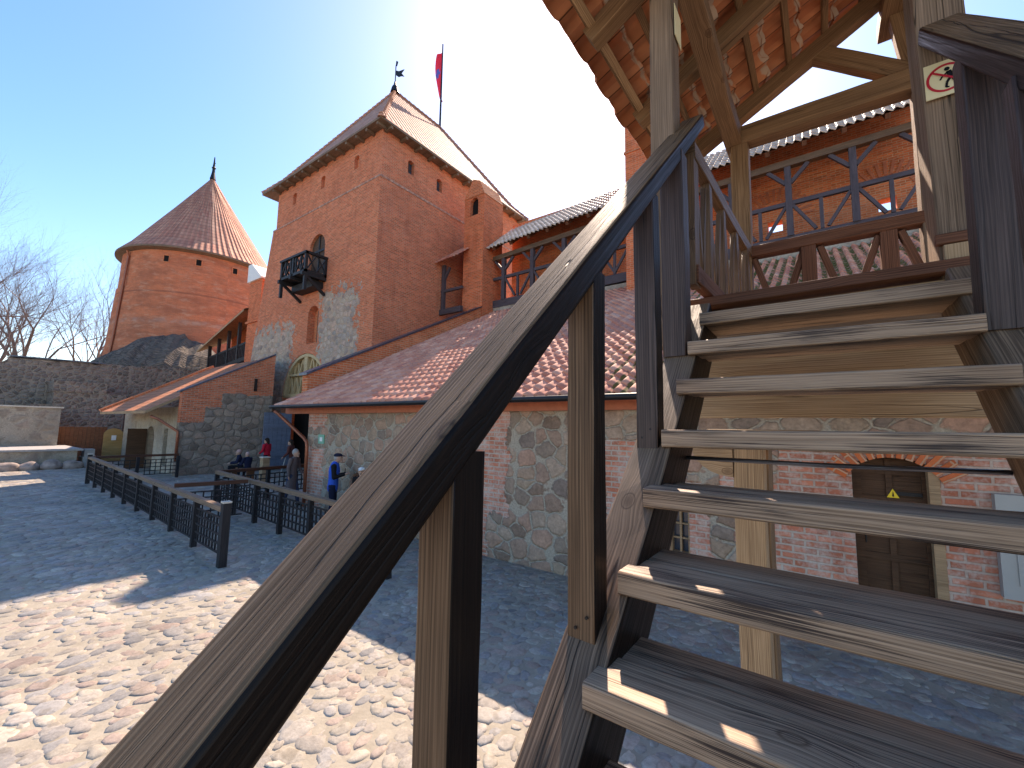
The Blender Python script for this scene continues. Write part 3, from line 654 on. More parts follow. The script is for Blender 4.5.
# signs on posts (flat plates with raised marks)
def nosign(name,label,org,ud,vd,w,h,desc='sign'):
    ud=Vector(ud).normalized();vd=Vector(vd).normalized();n=ud.cross(vd)
    t=thing(name,label,'sign',org)
    O=Vector(org)
    Pn=lambda u,v,d=0:O+ud*u+vd*v+n*d
    m=M();m.prism([Pn(-w/2,-h/2,.0),Pn(w/2,-h/2,.0),Pn(w/2,h/2,.0),Pn(-w/2,h/2,.0)],n*.004)
    q=m.build('plate','signyellow',t);q.matrix_local=wm(t).inverted()
    R0=min(w,h)*.47
    m=M();N=36
    for k in range(N):
        a=2*math.pi*k/N;b=2*math.pi*(k+1)/N
        m.face([Pn(R0*.85*math.cos(a),R0*.85*math.sin(a),.0055),Pn(R0*math.cos(a),R0*math.sin(a),.0055),Pn(R0*math.cos(b),R0*math.sin(b),.0055),Pn(R0*.85*math.cos(b),R0*.85*math.sin(b),.0055)])
    q=m.build('ring','signred',t);q.matrix_local=wm(t).inverted()
    m=M();r=R0*.9
    def bar(a,b,th,d=.0065):
        a=Vector((*a,0));b=Vector((*b,0));dd=(b-a).normalized();pp=Vector((-dd.y,dd.x,0))*th/2
        m.face([Pn(*(a-pp)[:2],d),Pn(*(b-pp)[:2],d),Pn(*(b+pp)[:2],d),Pn(*(a+pp)[:2],d)])
    bar((-r*.72,r*.62),(r*.72,-r*.5),R0*.13,.0085);q=m.build('slash','signred',t);q.matrix_local=wm(t).inverted()
    m=M();k=R0
    N=14;m.face([Pn(.05*k+.14*k*math.cos(2*math.pi*i/N),.58*k+.14*k*math.sin(2*math.pi*i/N),.0065) for i in range(N)])
    bar((.12*k,.42*k),(.22*k,-.08*k),.26*k);bar((.10*k,.36*k),(-.2*k,.12*k),.1*k);bar((-.2*k,.12*k),(-.32*k,-.1*k),.09*k);bar((.25*k,.32*k),(.42*k,.02*k),.1*k)
    bar((.2*k,-.05*k),(.0,-.38*k),.15*k);bar((0,-.38*k),(-.05*k,-.72*k),.13*k);bar((.24*k,-.05*k),(.38*k,-.4*k),.14*k);bar((.38*k,-.4*k),(.58*k,-.5*k),.12*k);bar((-.05*k,-.72*k),(.1*k,-.74*k),.1*k)
    q=m.build('walking_figure','signblack',t);q.matrix_local=wm(t).inverted()
    return t
nosign('prohibition_sign','cream no-walking plate with red ring on the right front roof post, partly behind the newel',(.535,2.632,1.645),(1,0,0),(0,0,1),.145,.172)
nosign('prohibition_sign','cream plate seen edge on, high on the side of the left front roof post',(-.583,2.40,2.37),(0,-1,0),(0,0,1),.13,.20)
# ------------------------------------------------------------------ long shed in front of the keep
sh=thing('stone_shed','long low shed of fieldstone and brick under a red pantile roof behind the staircase','outbuilding',(-14.2,7,-2.6))
def ch(m,name,mat,par,**k):
    o=m.build(name,mat,par,**k); o.matrix_local=wm(par).inverted()@o.matrix_local; return o
m=M()
holes=[(.26,1.02,-2.3,-.28,.36),(-2.02,-1.72,-1.86,-1.18),(-10.55,-9.75,-2.1,-1.25,.9)]
m.wall((0,7,0),(1,0,0),(0,-1,0),-12.85,9,-2.8,.62,holes,.32)
m.wall((-12.85,0,0),(0,1,0),(-1,0,0),7,10,-2.8,.6,[])
m.box(-12.85,-12.6,9.9,16.6,-2.8,.6)
ch(m,'wall','shedwall',sh)
RS=.51; RZ2=lambda y:.66+RS*(y-6.6)
m=M();m.box(-14.55,-14.2,10.4,16.6,-2.8,.6);m.prism([(-14.2,7.6,.45),(-14.2,16.6,RZ2(16.6)-.1),(-14.2,16.6,RZ2(16.6)+.50),(-14.2,7.6,RZ2(7.6)+.58)],(-.35,0,0))
par=ch(m,'parapet','brick_new',sh)
m=M();m.prism([(-14.12,7.5,RZ2(7.5)+.57),(-14.12,16.6,RZ2(16.6)+.50),(-14.12,16.6,RZ2(16.6)+.56),(-14.12,7.5,RZ2(7.5)+.65)],(-.50,0,0));cp=M()
ch(m,'coping','coping',par) if False else None
q=m.build('coping','coping');q.parent=par;q.matrix_local=wm(par).inverted()
m=M();m.box(-14.5,-14.05,6.75,7.1,-.05,RZ2(7)+.5) if False else None
upS=Vector((0,1,RS)).normalized()
rf=pantile('roof',(-13.98,6.48,RZ2(6.48)-.04),(1,0,0),upS,23,(19-6.48)*math.sqrt(1+RS*RS),'tile_shed',sh,tw=.25,tl=.38,amp=.045)
m=M();m.tube([(-14.1,6.40,RZ2(6.48)-.06),(9,6.40,RZ2(6.48)-.09)],.055,10)
q=m.build('gutter','iron',smooth=True);q.parent=rf;q.matrix_local=wm(rf).inverted()
m=M();m.box(-14.05,9,6.86,6.998,.34,.60);m.face([(-14.0,6.48,.52),(9,6.48,.52),(9,6.9,.57),(-14.0,6.9,.57)])
q=m.build('fascia','terracotta');q.parent=rf;q.matrix_local=wm(rf).inverted()
m=M();m.tube([(-13.85,6.42,.42),(-13.8,6.5,.34),(-12.80,6.85,-.40),(-12.66,6.87,-.52),(-12.64,6.88,-.66),(-12.62,6.88,-2.4)],.05,10);ch(m,'downpipe','copper',sh,smooth=True)
# old door in the shed, behind the stairs
m=M();m.box(.26,1.02,7.22,7.28,-2.3,-.2)
dr=ch(m,'door','olddoor',sh)
m=M()
for (a,b) in ((.27,.36),(.60,.66),(.93,1.02)): m.box(a,b,7.19,7.22,-2.3,-.3)
for c in (-2.25,-1.55,-.85,-.5): m.box(.36,.60,7.195,7.22,c,c+.08);m.box(.66,.93,7.195,7.22,c,c+.08)
q=m.build('rail','olddoor');q.parent=dr;q.matrix_local=wm(dr).inverted()
m=M()
for z_ in (-1.95,-.75): m.box(.62,.93,7.18,7.19,z_,z_+.045)
q=m.build('strap_hinge','iron');q.parent=dr;q.matrix_local=wm(dr).inverted()
m=M();m.tube([(.37,7.17,-1.35),(.37,7.13,-1.35),(.37,7.13,-1.22),(.37,7.17,-1.22)],.009,6);q=m.build('handle','iron');q.parent=dr;q.matrix_local=wm(dr).inverted()
m=M();m.box(.24,1.04,6.9,7.25,-2.62,-2.3);ch(m,'threshold','slab',sh)
m=M();m.box(.965,1.06,6.985,7.15,-2.3,-.42)
ch(m,'door_frame','newwood',sh)
m=M()
N=13
for k in range(N):
    a=math.pi*(.17+.66*k/(N-1)); c=Vector((.64,6.985,-.78)); d=Vector((math.cos(a),0,math.sin(a)))
    m.beam(c+d*.50,c+d*.74,.07,.03,up=(0,-1,0))
ch(m,'brick_arch','brick_new',sh)
w_=M();w_.box(-2.02,-1.72,7.16,7.17,-1.86,-1.18);wg=ch(w_,'window','glass',sh)
m=M()
for a,b in ((-2.05,-1.99),(-1.75,-1.69)): m.box(a,b,7.04,7.15,-1.89,-1.15)
for c in (-1.9,-1.2): m.box(-1.99,-1.75,7.04,7.15,c,c+.05)
m.box(-1.885,-1.855,7.08,7.15,-1.85,-1.2)
for c in (-1.66,-1.44): m.box(-1.99,-1.75,7.09,7.15,c,c+.025)
q=m.build('frame','newwood');q.parent=wg;q.matrix_local=wm(wg).inverted()
m=M();m.box(-10.7,-9.6,7.30,7.33,-2.2,-1.1);ch(m,'niche_back','rubblelight',sh)
# utility box, warning triangle, small green plate
ub=thing('utility_box','flat grey metal utility cabinet on the brick wall at the right edge','cabinet',(1.7,6.9,-1.7))
m=M();m.box(1.46,2.25,6.88,6.997,-1.70,-.62);b0=ch(m,'housing','greymetal',ub)
m=M();m.box(1.62,1.66,6.858,6.868,-1.22,-1.08);ch(m,'handle','iron',ub)
m=M();m.box(1.58,2.13,6.868,6.879,-1.55,-.78);dd=ch(m,'door','greymetal',ub)
ws=thing('warning_sign','small yellow warning triangle on the dark arched door behind the stairs','sign',(.66,7.18,-.75))
m=M();m.prism([(.60,7.185,-.78),(.72,7.185,-.78),(.66,7.185,-.67)],(0,-.006,0));ch(m,'plate','warnyellow',ws)
m=M();m.prism([(.65,7.178,-.765),(.67,7.178,-.765),(.662,7.178,-.70)],(0,-.003,0));ch(m,'bolt','signblack',ws)
gs=thing('notice_sign','tiny pale green notice plate on the brick beside the downpipe','sign',(-12,6.98,-.6))
m=M();m.box(-12.2,-11.9,6.97,6.997,-.55,-.28);ch(m,'plate','signgreen',gs)
m=M();m.box(-12.12,-11.98,6.965,6.969,-.48,-.36);ch(m,'mark','white',gs)
# ------------------------------------------------------------------ square keep tower
kp=thing('brick_tower','square red brick keep with hipped tile roof and hanging wooden balcony','tower',(-22.3,18,-2.6))
X0,X1,Y0,Y1=-27.7,-16.92,12.0,23.8
m=M()
def slit(c,z,w=.42,h=.75): return (c-w/2,c+w/2,z-h/2,z+h/2,.6)
holesF=[(-23.15,-21.55,8.2,10.6,1.0),(-22.85,-21.75,4.4,6.5,.9),(-25.13,-20.57,-2.5,3.92,1.0)]
m.wall((0,Y0,0),(1,0,0),(0,-1,0),X0-.1,X1,-2.8,12.2,holesF,.45)
m.face([(X0-3.4,Y0,-2.8),(X0-.1,Y0,-2.8),(X0-.1,Y0,12.2)])
m.wall((X1,0,0),(0,1,0),(1,0,0),Y0,Y1,-2.8,12.2,[])
m.face([(X0-3.4,Y1,-2.8),(X0-3.4,Y0,-2.8),(X0-.1,Y0,12.2),(X0-.1,Y1,12.2)])
m.face([(X0-.1,Y0,12.2),(X1,Y0,12.2),(X1,Y1,12.2),(X0-.1,Y1,12.2)])
m.wall((0,Y0+.13,0),(1,0,0),(0,-1,0),X0,X1-.13,12.2,15.0,[slit(-19.21,13.78),slit(-22.42,13.78),slit(-25.59,13.78)],.3)
m.wall((X1-.13,0,0),(0,1,0),(1,0,0),Y0+.13,Y1,12.2,15.0,[slit(13.97,13.66),slit(16.03,13.67),slit(21.8,13.67)],.3)
m.wall((X0,0,0),(0,1,0),(-1,0,0),Y0+.13,Y1,12.2,15.0,[])
m.wall((0,Y1,0),(1,0,0),(0,1,0),X0-.1,X1-.13,-2.8,15.0,[])
kw=ch(m,'wall','towerwall',kp)
# chamfer on the left where the lower stage is wider is kept narrow
m=M();m.box(X0-.1,X1+.02,Y0-.02,Y0+.0,12.16,12.26);m.box(X1,X1+.03,Y0-.02,Y1,12.16,12.26)
ch(m,'string_course','stonecap' if 0 else 'tile_tower',kp)
for (px,y,z) in ((-19.21,Y0,13.78),(-22.42,Y0,13.78),(-25.59,Y0,13.78)):
    m=M();m.box(px-.3,px+.3,y+.32,y+.36,z-.45,z+.45);w_=ch(m,'window','brick_new',kp)
for yy in (13.97,16.03,21.8):
    m=M();m.box(X1-.40,X1-.36,yy-.3,yy+.3,13.2,14.15);w_=ch(m,'window','glass',kp)
    m=M();m.box(X1-.36,X1-.34,yy-.02,yy+.02,13.25,14.1);m.box(X1-.36,X1-.34,yy-.2,yy+.2,13.62,13.66);q=m.build('frame','olddoor');q.parent=w_;q.matrix_local=wm(w_).inverted()
m=M();m.box(-23.3,-21.4,Y0+.16,Y0+.20,8.1,10.8);ch(m,'balcony_door','olddoor',kp)
m=M();m.box(-22.39,-22.31,Y0+.11,Y0+.155,8.2,10.55);m.box(-23.1,-21.6,Y0+.10,Y0+.15,9.6,9.72);ch(m,'door_frame','blackwood',kp)
m=M();m.box(-23.0,-21.6,Y0+.40,Y0+.44,4.3,6.7);w_=ch(m,'window','brick_new',kp)
m=M();m.box(-22.1,-21.8,Y0+.15,Y0+.40,4.4,6.2);q=m.build('shutter','olddoor');q.parent=w_;q.matrix_local=wm(w_).inverted()
# roof
EV=.42;ez=14.9
A=(X0-1.1,Y0-EV,ez);B=(X1+EV,Y0-EV,ez);C=(X1+EV,Y1+EV,ez);D=(X0-1.1,Y1+EV,ez)
RA=(-22.3,16.6,22.4);RB=(-22.3,20.9,22.4)
def lift(p,d=.0): return (p[0],p[1],p[2]+d)
m=M()
# flared eaves: lower 1/6 of each slope is flatter
def flare(a,b,t=.16,drop=.28):
    q=[a[i]+(b[i]-a[i])*t for i in range(3)]; return (q[0],q[1],q[2]-drop)
fa,fb,fc,fd=flare(A,RA),flare(B,RA),flare(C,RB),flare(D,RB)
for q in ((A,B,fb,fa),(fa,fb,RA),(B,C,fc,fb),(fb,fc,RB,RA),(C,D,fd,fc),(fc,fd,RB),(D,A,fa,fd),(fd,fa,RA,RB)): m.face(q)
m.face([lift(A,-.12),lift(D,-.12),lift(C,-.12),lift(B,-.12)],mi=1)
for a,b in ((A,B),(B,C),(C,D),(D,A)): m.face([lift(a,-.12),lift(b,-.12),b,a],mi=1)
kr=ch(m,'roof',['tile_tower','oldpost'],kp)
m=M()
for a,b in ((B,RA),(A,RA),(RA,RB),(C,RB)):
    pa=[Vector(a)]+([Vector(flare(a,b))] if b!=RB or a==C else [])+[Vector(b)]
    for i in range(len(pa)-1):
        L=(pa[i+1]-pa[i]).length;k=max(1,int(L/.38))
        for j in range(k): 
            p=pa[i].lerp(pa[i+1],j/k);q=pa[i].lerp(pa[i+1],(j+1.1)/k);m.tube([p+Vector((0,0,.03)),q+Vector((0,0,.01))],[.13,.10],6)
m.tube([Vector(B)+Vector((-.1,.1,0)),Vector(B)+Vector((-.05,.05,.2))],[.22,.08],8)
q=m.build('ridge_tiles','tile_tower');q.parent=kr;q.matrix_local=wm(kr).inverted()
def bracket(x0,x1,y0,y1):
    m=M();m.box(x0,x1,y0,y1,ez-.27,ez-.125);q=m.build('eave_bracket','oldpost');q.parent=kr;q.matrix_local=wm(kr).inverted()
for i in range(13): bracket(X0+.2+i*.88,X0+.34+i*.88,Y0-EV+.05,Y0+.14)
for i in range(13): bracket(X1-.14,X1+EV-.05,Y0+.2+i*.95,Y0+.34+i*.95)
# balcony
bx0,bx1,by0,bz=-23.82,-21.18,10.8,7.85
m=M();m.box(bx0,bx1,by0,12,bz,bz+.14);bal=ch(m,'balcony','blackwood',kp)
m=M()
for (x,y) in ((bx0+.07,by0+.07),(bx1-.07,by0+.07),((bx0+bx1)/2,by0+.07),(bx0+.07,11.93),(bx1-.07,11.93)): m.box(x-.07,x+.07,y-.07,y+.07,bz-(.95 if x!=(bx0+bx1)/2 and y<11.5 else 0),bz+1.12)
m.box(bx0-.05,bx1+.05,by0-.04,by0+.12,bz+1.0,bz+1.12);m.box(bx1-.12,bx1+.05,by0,12,bz+1.0,bz+1.12);m.box(bx0-.05,bx0+.12,by0,12,bz+1.0,bz+1.12)
n=5;w=(bx1-bx0)/n
for i in range(n):
    a=bx0+i*w
    m.beam((a,by0+.06,bz+.15),(a+w,by0+.06,bz+1.0),.06,.06,up=(0,-1,0));m.beam((a+w,by0+.09,bz+.15),(a,by0+.09,bz+1.0),.06,.06,up=(0,-1,0))
    m.box(a-.03,a+.03,by0+.02,by0+.1,bz+.1,bz+1.0)
for x in (bx0+.06,bx1-.06):
    for i in range(2):
        a=by0+.1+i*.55;m.beam((x,a,bz+.15),(x,a+.5,bz+1.0),.06,.06,up=(1,0,0));m.beam((x+.03,a+.5,bz+.15),(x+.03,a,bz+1.0),.06,.06,up=(1,0,0))
q=m.build('railing','blackwood');q.parent=bal;q.matrix_local=wm(bal).inverted()
m=M()
for x in (bx0+.1,bx1-.1,(bx0+bx1)/2): m.box(x-.09,x+.09,by0-.12,12,bz-.18,bz-.001);
for x in (bx0+.1,bx1-.1): m.beam((x,by0+.1,bz-.15),(x,12.0,bz-.95),.13,.13,up=(1,0,0))
m.box(bx0+.15,bx1-.3,11.4,12.0,bz-.55,bz-.18)
q=m.build('bracket','blackwood');q.parent=bal;q.matrix_local=wm(bal).inverted()
# timber tympanum of the great gate
m=M();cx,cz,Rg=-22.85,1.62,2.28
N=24;m.prism([(cx+Rg*math.cos(math.pi*k/N),Y0+.30,cz+Rg*math.sin(math.pi*k/N)) for k in range(N+1)],(0,.05,0));gt=ch(m,'gate','boards' if 0 else 'gatewood',kp)
m=M()
for k in range(N):
    a,b=math.pi*k/N,math.pi*(k+1)/N
    m.beam((cx+(Rg-.1)*math.cos(a),Y0+.12,cz+(Rg-.1)*math.sin(a)),(cx+(Rg-.1)*math.cos(b),Y0+.12,cz+(Rg-.1)*math.sin(b)),.16,.2,up=(0,-1,0))
m.box(cx-.16,cx+.16,Y0+.05,Y0+.28,cz,cz+Rg);m.box(cx-Rg,cx+Rg,Y0+.06,Y0+.28,cz-.1,cz+.1);m.box(cx-Rg+.2,cx+Rg-.2,Y0+.08,Y0+.28,cz+1.1,cz+1.22)
for s_ in (-1,1):
    for i in range(3):
        a=cx+s_*(.2+i*.62)
        for (zz,hh) in ((cz+.1,1.0),(cz+1.22,.85)):
            if abs(a-cx)+.3<math.sqrt(max(.01,Rg**2-(zz-cz+hh*.6)**2)):
                m.beam((a,Y0+.2,zz),(a+s_*.30,Y0+.2,zz+hh),.09,.09,up=(0,-1,0));m.beam((a+s_*.58,Y0+.2,zz),(a+s_*.30,Y0+.2,zz+hh),.09,.09,up=(0,-1,0))
q=m.build('truss_frame','gatewood');q.parent=gt;q.matrix_local=wm(gt).inverted()
m=M();m.box(-25.3,-20.3,12.9,13.0,-2.6,4.1);ch(m,'passage','dark',kp)
m=M();m.box(-22.6,-20.3,Y0+.2,Y0+.3,-2.6,1.4);ch(m,'gate_infill','brick_new',kp) if False else None
m=M()
for i in range(6): m.box(-23.88,-23.8,10.55+i*.24,10.78+i*.24,-2.38,.62)
m.box(-23.8,-23.76,10.58,11.9,-1.7,-1.5);m.box(-23.8,-23.76,10.58,11.9,-.2,0)
ch(m,'gate_leaf','bluedoor',kp)
# weathervane and flag
wv=thing('weather_vane','dark iron weather vane on the front end of the keep ridge','vane',(-22.3,16.6,22.4))
m=M();m.tube([(-22.3,16.6,22.35),(-22.3,16.6,22.7),(-22.3,16.6,22.9),(-22.3,16.6,23.15)],[.30,.22,.10,.06],8);m.tube([(-22.3,16.6,23.1),(-22.3,16.6,24.35)],.035,6);ch(m,'spindle','iron',wv)
m=M();m.prism([(-22.25,16.6,23.95),(-21.95,16.6,23.75),(-21.55,16.7,23.75),(-21.75,16.65,23.55),(-21.5,16.7,23.2),(-21.8,16.65,23.35),(-22.0,16.6,23.35),(-22.25,16.6,23.6)],(0,.04,0));m.prism([(-22.34,16.6,24.3),(-22.2,16.6,24.3),(-22.12,16.6,24.55),(-22.3,16.6,24.7)],(0,.04,0));ch(m,'vane_plate','iron',wv)
fp=thing('flagpole','tall thin pole flying a red flag with a blue emblem at the rear ridge end','flag',(-22.3,20.9,22.4))
m=M();m.tube([(-22.3,20.8,22.2),(-22.3,20.8,29.3)],[.08,.05],8);ch(m,'pole','iron',fp)
m=M();nz=14;nx=8
def fl(i,j):
    u=i/nx;v=j/nz; z=29.0-3.9*v
    wdt=.95*math.sin(math.pi*min(1,(.12+v*.9)))**.6
    return Vector((-22.3-wdt*u*.75,20.8+.25*math.sin(u*5+v*4)*u,z-.55*u))
for i in range(nx):
    for j in range(nz):
        e=((i-3.6)/1.7)**2+((j-6)/1.7)**2<1.0
        m.face([fl(i,j),fl(i+1,j),fl(i+1,j+1),fl(i,j+1)],mi=1 if e else 0)
ch(m,'cloth',['flagred','flagblue'],fp,smooth=True)
# ------------------------------------------------------------------ buttresses and galleries
def buttress(label,x0,x1,y0,y1,z0,ztop,opening=True,cap='brick'):
    t=thing('brick_buttress',label,'buttress',((x0+x1)/2,y0,z0))
    zs=ztop-1.2
    m=M();hs=[((x0+x1)/2-.28,(x0+x1)/2+.28,ztop-1.55,ztop-.55,1.0)] if opening else []
    m.wall((0,y0,0),(1,0,0),(0,-1,0),x0,x1,z0,zs,[h for h in hs if h[3]<zs],.25)
    if opening:
        hs=[(h[0],h[1],h[2],h[3],1.0) for h in hs]
        m2=M();m.v=[];m.f=[];m.uv=[];m.mi=[]
        m.wall((0,y0,0),(1,0,0),(0,-1,0),x0,x1,z0,ztop-.5,hs,.25)
        xc=(x0+x1)/2
        m.face([(x0,y0,ztop-.5),(x1,y0,ztop-.5),(x1-.35,y0,ztop+.25),(xc-.1,y0,ztop+.5)])
    else:
        m.v=[];m.f=[];m.uv=[];m.mi=[];m.wall((0,y0,0),(1,0,0),(0,-1,0),x0,x1,z0,ztop)
    zt=ztop-.5 if opening else ztop
    for X,nx_ in ((x0,-1),(x1,1)): m.wall((X,0,0),(0,1,0),(nx_,0,0),y0,y1,z0,zt)
    m.wall((0,y1,0),(1,0,0),(0,1,0),x0,x1,z0,zt)
    w=ch(m,'wall','brick',t)
    m=M()
    if opening:
        m.prism([(x0-.04,y0-.04,zt),(x1+.04,y0-.04,zt),((x1-.3),y0-.04,zt+.8),((x0+x1)/2-.1,y0-.04,zt+1.02)],(0,y1-y0,0));q=ch(m,'cap','brick_new',t)
        m=M();m.box((x0+x1)/2-.3,(x0+x1)/2+.3,y0+.2,y0+.24,ztop-1.6,ztop-.5);ch(m,'opening','dark',t)
    else:
        m.box(x0-.06,x1+.06,y0-.06,y1,ztop,ztop+.12);m.box(x0-.05,x1+.05,y0-.05,y1,ztop-1.3,ztop-1.22);ch(m,'cap','brick_new',t)
    return t
buttress('tall brick buttress with arched slot beside the keep and left gallery',-15.6,-14.2,16.65,18.3,-2.6,13.1)
buttress('plain brick buttress rising past the gallery eave under the landing roof',-6.25,-4.9,16.4,18.2,-2.6,12.9,False)
GY=17.6
def gallery(name,label,xa,xb,floor,eave,posts,wind,roofmat,wallmat):
    """xa..xb; floor(x), eave(x) heights; open timber gallery on the curtain wall"""
    t=thing(name,label,'gallery',((xa+xb)/2,GY,-2.6))
    W=19.25
    m=M();m.wall((0,W,0),(1,0,0),(0,-1,0),xa,xb,-2.6,eave(xb)+1.85,[(c-w/2,c+w/2,z0,z1) for (c,w,z0,z1) in wind],.45);ch(m,'wall',wallmat,t)
    for (c,w,z0,z1) in wind:
        m=M()
        for k in range(17):
            a=math.pi*k/16;d=Vector((math.cos(a),0,math.sin(a)));cc=Vector((c,W-.02,z1+.1));m.beam(cc+d*.75,cc+d*1.25,.085,.03,up=(0,-1,0))
        ch(m,'brick_arch','terracotta',t)
    m=M();m.beam((xa,GY+.1,floor(xa)-.18),(xb,GY+.1,floor(xb)-.18),.3,.40,up=(0,0,1));ch(m,'floor_beam','gal',t)
    m=M();m.face([(xa,GY,floor(xa)-.01),(xb,GY,floor(xb)-.01),(xb,W,floor(xb)-.01),(xa,W,floor(xa)-.01)]);m.face([(xa,GY,floor(xa)-.35),(xb,GY,floor(xb)-.35),(xb,W,floor(xb)-.35),(xa,W,floor(xa)-.35)][::-1]);ch(m,'floor','boards',t)
    m=M();m.box(xa,xb,GY-.02,GY+.3,min(floor(xa),floor(xb))-1.0,min(floor(xa),floor(xb))-.37);ch(m,'sill_wall','stonecap' if 0 else 'rubblelight',t)
    for p in posts:
        m=M();m.beam((p,GY,floor(p)),(p,GY,eave(p)-.32),.2,.2,up=(0,-1,0))
        for s_ in (-1,1): m.beam((p+s_*.08,GY,eave(p)-1.15),(p+s_*.62,GY,eave(p)-.55),.12,.12,up=(0,-1,0))
        ch(m,'post','gal',t)
    m=M();m.beam((xa,GY,eave(xa)-.42),(xb,GY,eave(xb)-.42),.25,.24);ch(m,'top_plate','post',t)
    m=M();m.beam((xa,GY,floor(xa)+1.22),(xb,GY,floor(xb)+1.22),.13,.15)
    for i in range(len(posts)-1):
        a,b=posts[i],posts[i+1];f=floor(a)
        m.beam((a+.1,GY,f+1.15),(a+.75,GY,f+.1),.1,.1,up=(0,-1,0));m.beam((b-.1,GY,f+1.15),(b-.75,GY,f+.1),.1,.1,up=(0,-1,0));m.beam(((a+b)/2,GY,f+.05),((a+b)/2,GY,f+1.15),.11,.11,up=(0,-1,0))
    ch(m,'balustrade','gal',t)
    m=M();x=xa+.4
    while x<xb:
        m.beam((x,17.05,eave(x)-.12),(x,19.5,eave(x)+2.05-.10),.14,.16,up=(0,-1,1)); x+=1.1
    ch(m,'rafters','redwood',t)
    tilt=(eave(xb)-eave(xa))/(xb-xa)
    r=pantile('roof',(xa-.05,16.95,eave(xa)-.02),Vector((1,0,tilt)),Vector((0,1,.86)).normalized(),(xb-xa+.1) if xb<3 else 2.78-xa,3.35,roofmat,t,tw=.24,tl=.36,amp=.04,spu=8)
    m=M();m.face([(xa,17.0,eave(xa)-.06),(xb,17.0,eave(xb)-.06),(xb,19.6,eave(xb)+2.2),(xa,19.6,eave(xa)+2.2)][::-1]);q=m.build('boarding','redwood');q.parent=r;q.matrix_local=wm(r).inverted()
    return t
flr=lambda x:6.83+.012*(x+13.5)
eaL=lambda x:9.62+.048*(x+13.7)
gallery('timber_gallery','timber gallery with worn grey tiles between the two brick buttresses',-14.19,-6.26,flr,eaL,[-13.5,-11.66,-9.82,-7.98,-6.5],[],'tile_gal','brick_new')
eaR=lambda x:10.13+.012*x
g2=gallery('timber_gallery','violet grey timber gallery with white glinting eave seen behind the landing',-4.88,3.6,flr,eaR,[-4.3,-2.46,-.62,1.22,3.06],[(-1.18,.5,7.95,8.38),(2.2,.5,7.85,8.3)],'tile_gal','brick_new')
m=M();m.prism([(2.78,16.95,10.25),(2.78,19.5,12.45),(2.78,19.5,12.1),(2.78,16.95,9.85)],(.1,0,0));ch(m,'verge_board','white',g2)
# bit of gallery between keep and buttress
bg=thing('covered_bridge','short covered timber bay with little tile roof between keep and buttress','gallery',(-16.3,17.6,6))
m=M();m.box(-16.9,-15.6,18.6,18.7,6.2,10.8);m.box(-16.9,-15.62,17.2,18.6,5.6,6.3);ch(m,'wall','brick',bg)
m=M();m.beam((-16.75,16.35,6.3),(-16.75,16.35,9.0),.18,.18,up=(0,-1,0));m.beam((-16.75,16.35,8.1),(-16.3,16.35,8.8),.12,.12,up=(0,-1,0));m.beam((-16.9,16.35,7.5),(-15.3,16.35,7.5),.12,.14);m.beam((-16.9,16.3,6.3),(-15.3,16.3,6.3),.2,.3);ch(m,'frame','gal',bg)
pantile('roof',(-16.9,15.75,8.98),(1,0,0.06),Vector((0,1,.75)).normalized(),1.75,3.2,'tile_geo',bg,tw=.22,tl=.35)
# curtain wall behind everything to the right of the shed
# ------------------------------------------------------------------ second shed on the left
s2=thing('stone_shed','left shed with brick gable over dark fieldstone and sunlit orange tile roof','outbuilding',(-29,7,-2.4))
m=M();P2=lambda y:1.45+.565*(y-6.95)
m.face([(-24,6.95,-2.7),(-24,10.98,-2.7),(-24,10.98,P2(10.98)),(-24,6.95,P2(6.95))])
m.face([(-24.35,6.95,-2.7),(-24,6.95,-2.7),(-24,6.95,P2(6.95)),(-24.35,6.95,P2(6.95))])
m.face([(-24,6.95,P2(6.95)),(-24,10.98,P2(10.98)),(-24.35,10.98,P2(10.98)),(-24.35,6.95,P2(6.95))])
m.face([(-24.35,10.98,-2.7),(-24.35,6.95,-2.7),(-24.35,6.95,P2(6.95)),(-24.35,10.98,P2(10.98))])
ch(m,'gable_wall','gable2',s2)
m=M();m.prism([(-23.96,6.85,P2(6.85)+.01),(-23.96,10.98,P2(10.98)+.01),(-23.96,10.98,P2(10.98)+.09),(-23.96,6.85,P2(6.85)+.09)],(-.45,0,0));ch(m,'coping','coping',s2)
m=M();m.wall((0,7.1,0),(1,0,0),(0,-1,0),-33.9,-24.35,-2.7,.75,[(-29.35,-28.1,-2.5,-.2,.8),(-26.6,-26.0,-2.1,-.3)],.3)
m.wall((-33.9,0,0),(0,1,0),(-1,0,0),7.1,14,-2.7,.75);ch(m,'wall','plaster',s2)
m=M();m.box(-28.75,-28.0,7.32,7.4,-2.5,-.1);ch(m,'door','dark',s2)
m=M();m.prism([(-29.3,7.08,-2.45),(-29.3,7.08,-.35),(-29.32,6.3,-.35),(-29.32,6.3,-2.45)],(.06,0,0));ch(m,'open_door_leaf','olddoor',s2)
m=M();m.box(-26.7,-25.9,7.3,7.34,-2.2,-.2);ch(m,'shutter','plaster' if 0 else 'olddoor',s2)
m=M();S2=.60
e=lambda y:.52+S2*(y-5.75)
v=[(-32.6,5.75,e(5.75)),(-24.3,5.75,e(5.75)),(-24.3,11.0,e(11.0)),(-32.6,11.0,e(11.0))]
m.face(v);m.face([lift(q,-.13) for q in v][::-1],mi=1)
for i in range(4): m.face([lift(v[i],-.13),lift(v[(i+1)%4],-.13),v[(i+1)%4],v[i]],mi=1)
r2=ch(m,'roof',['tile_left','newwood'],s2)
m=M();m.beam((-32.62,5.75,e(5.75)+.05),(-32.62,11.0,e(11.0)+.05),.22,.2,up=(0,0,1));q=m.build('verge_tiles','brick_new');q.parent=r2;q.matrix_local=wm(r2).inverted()
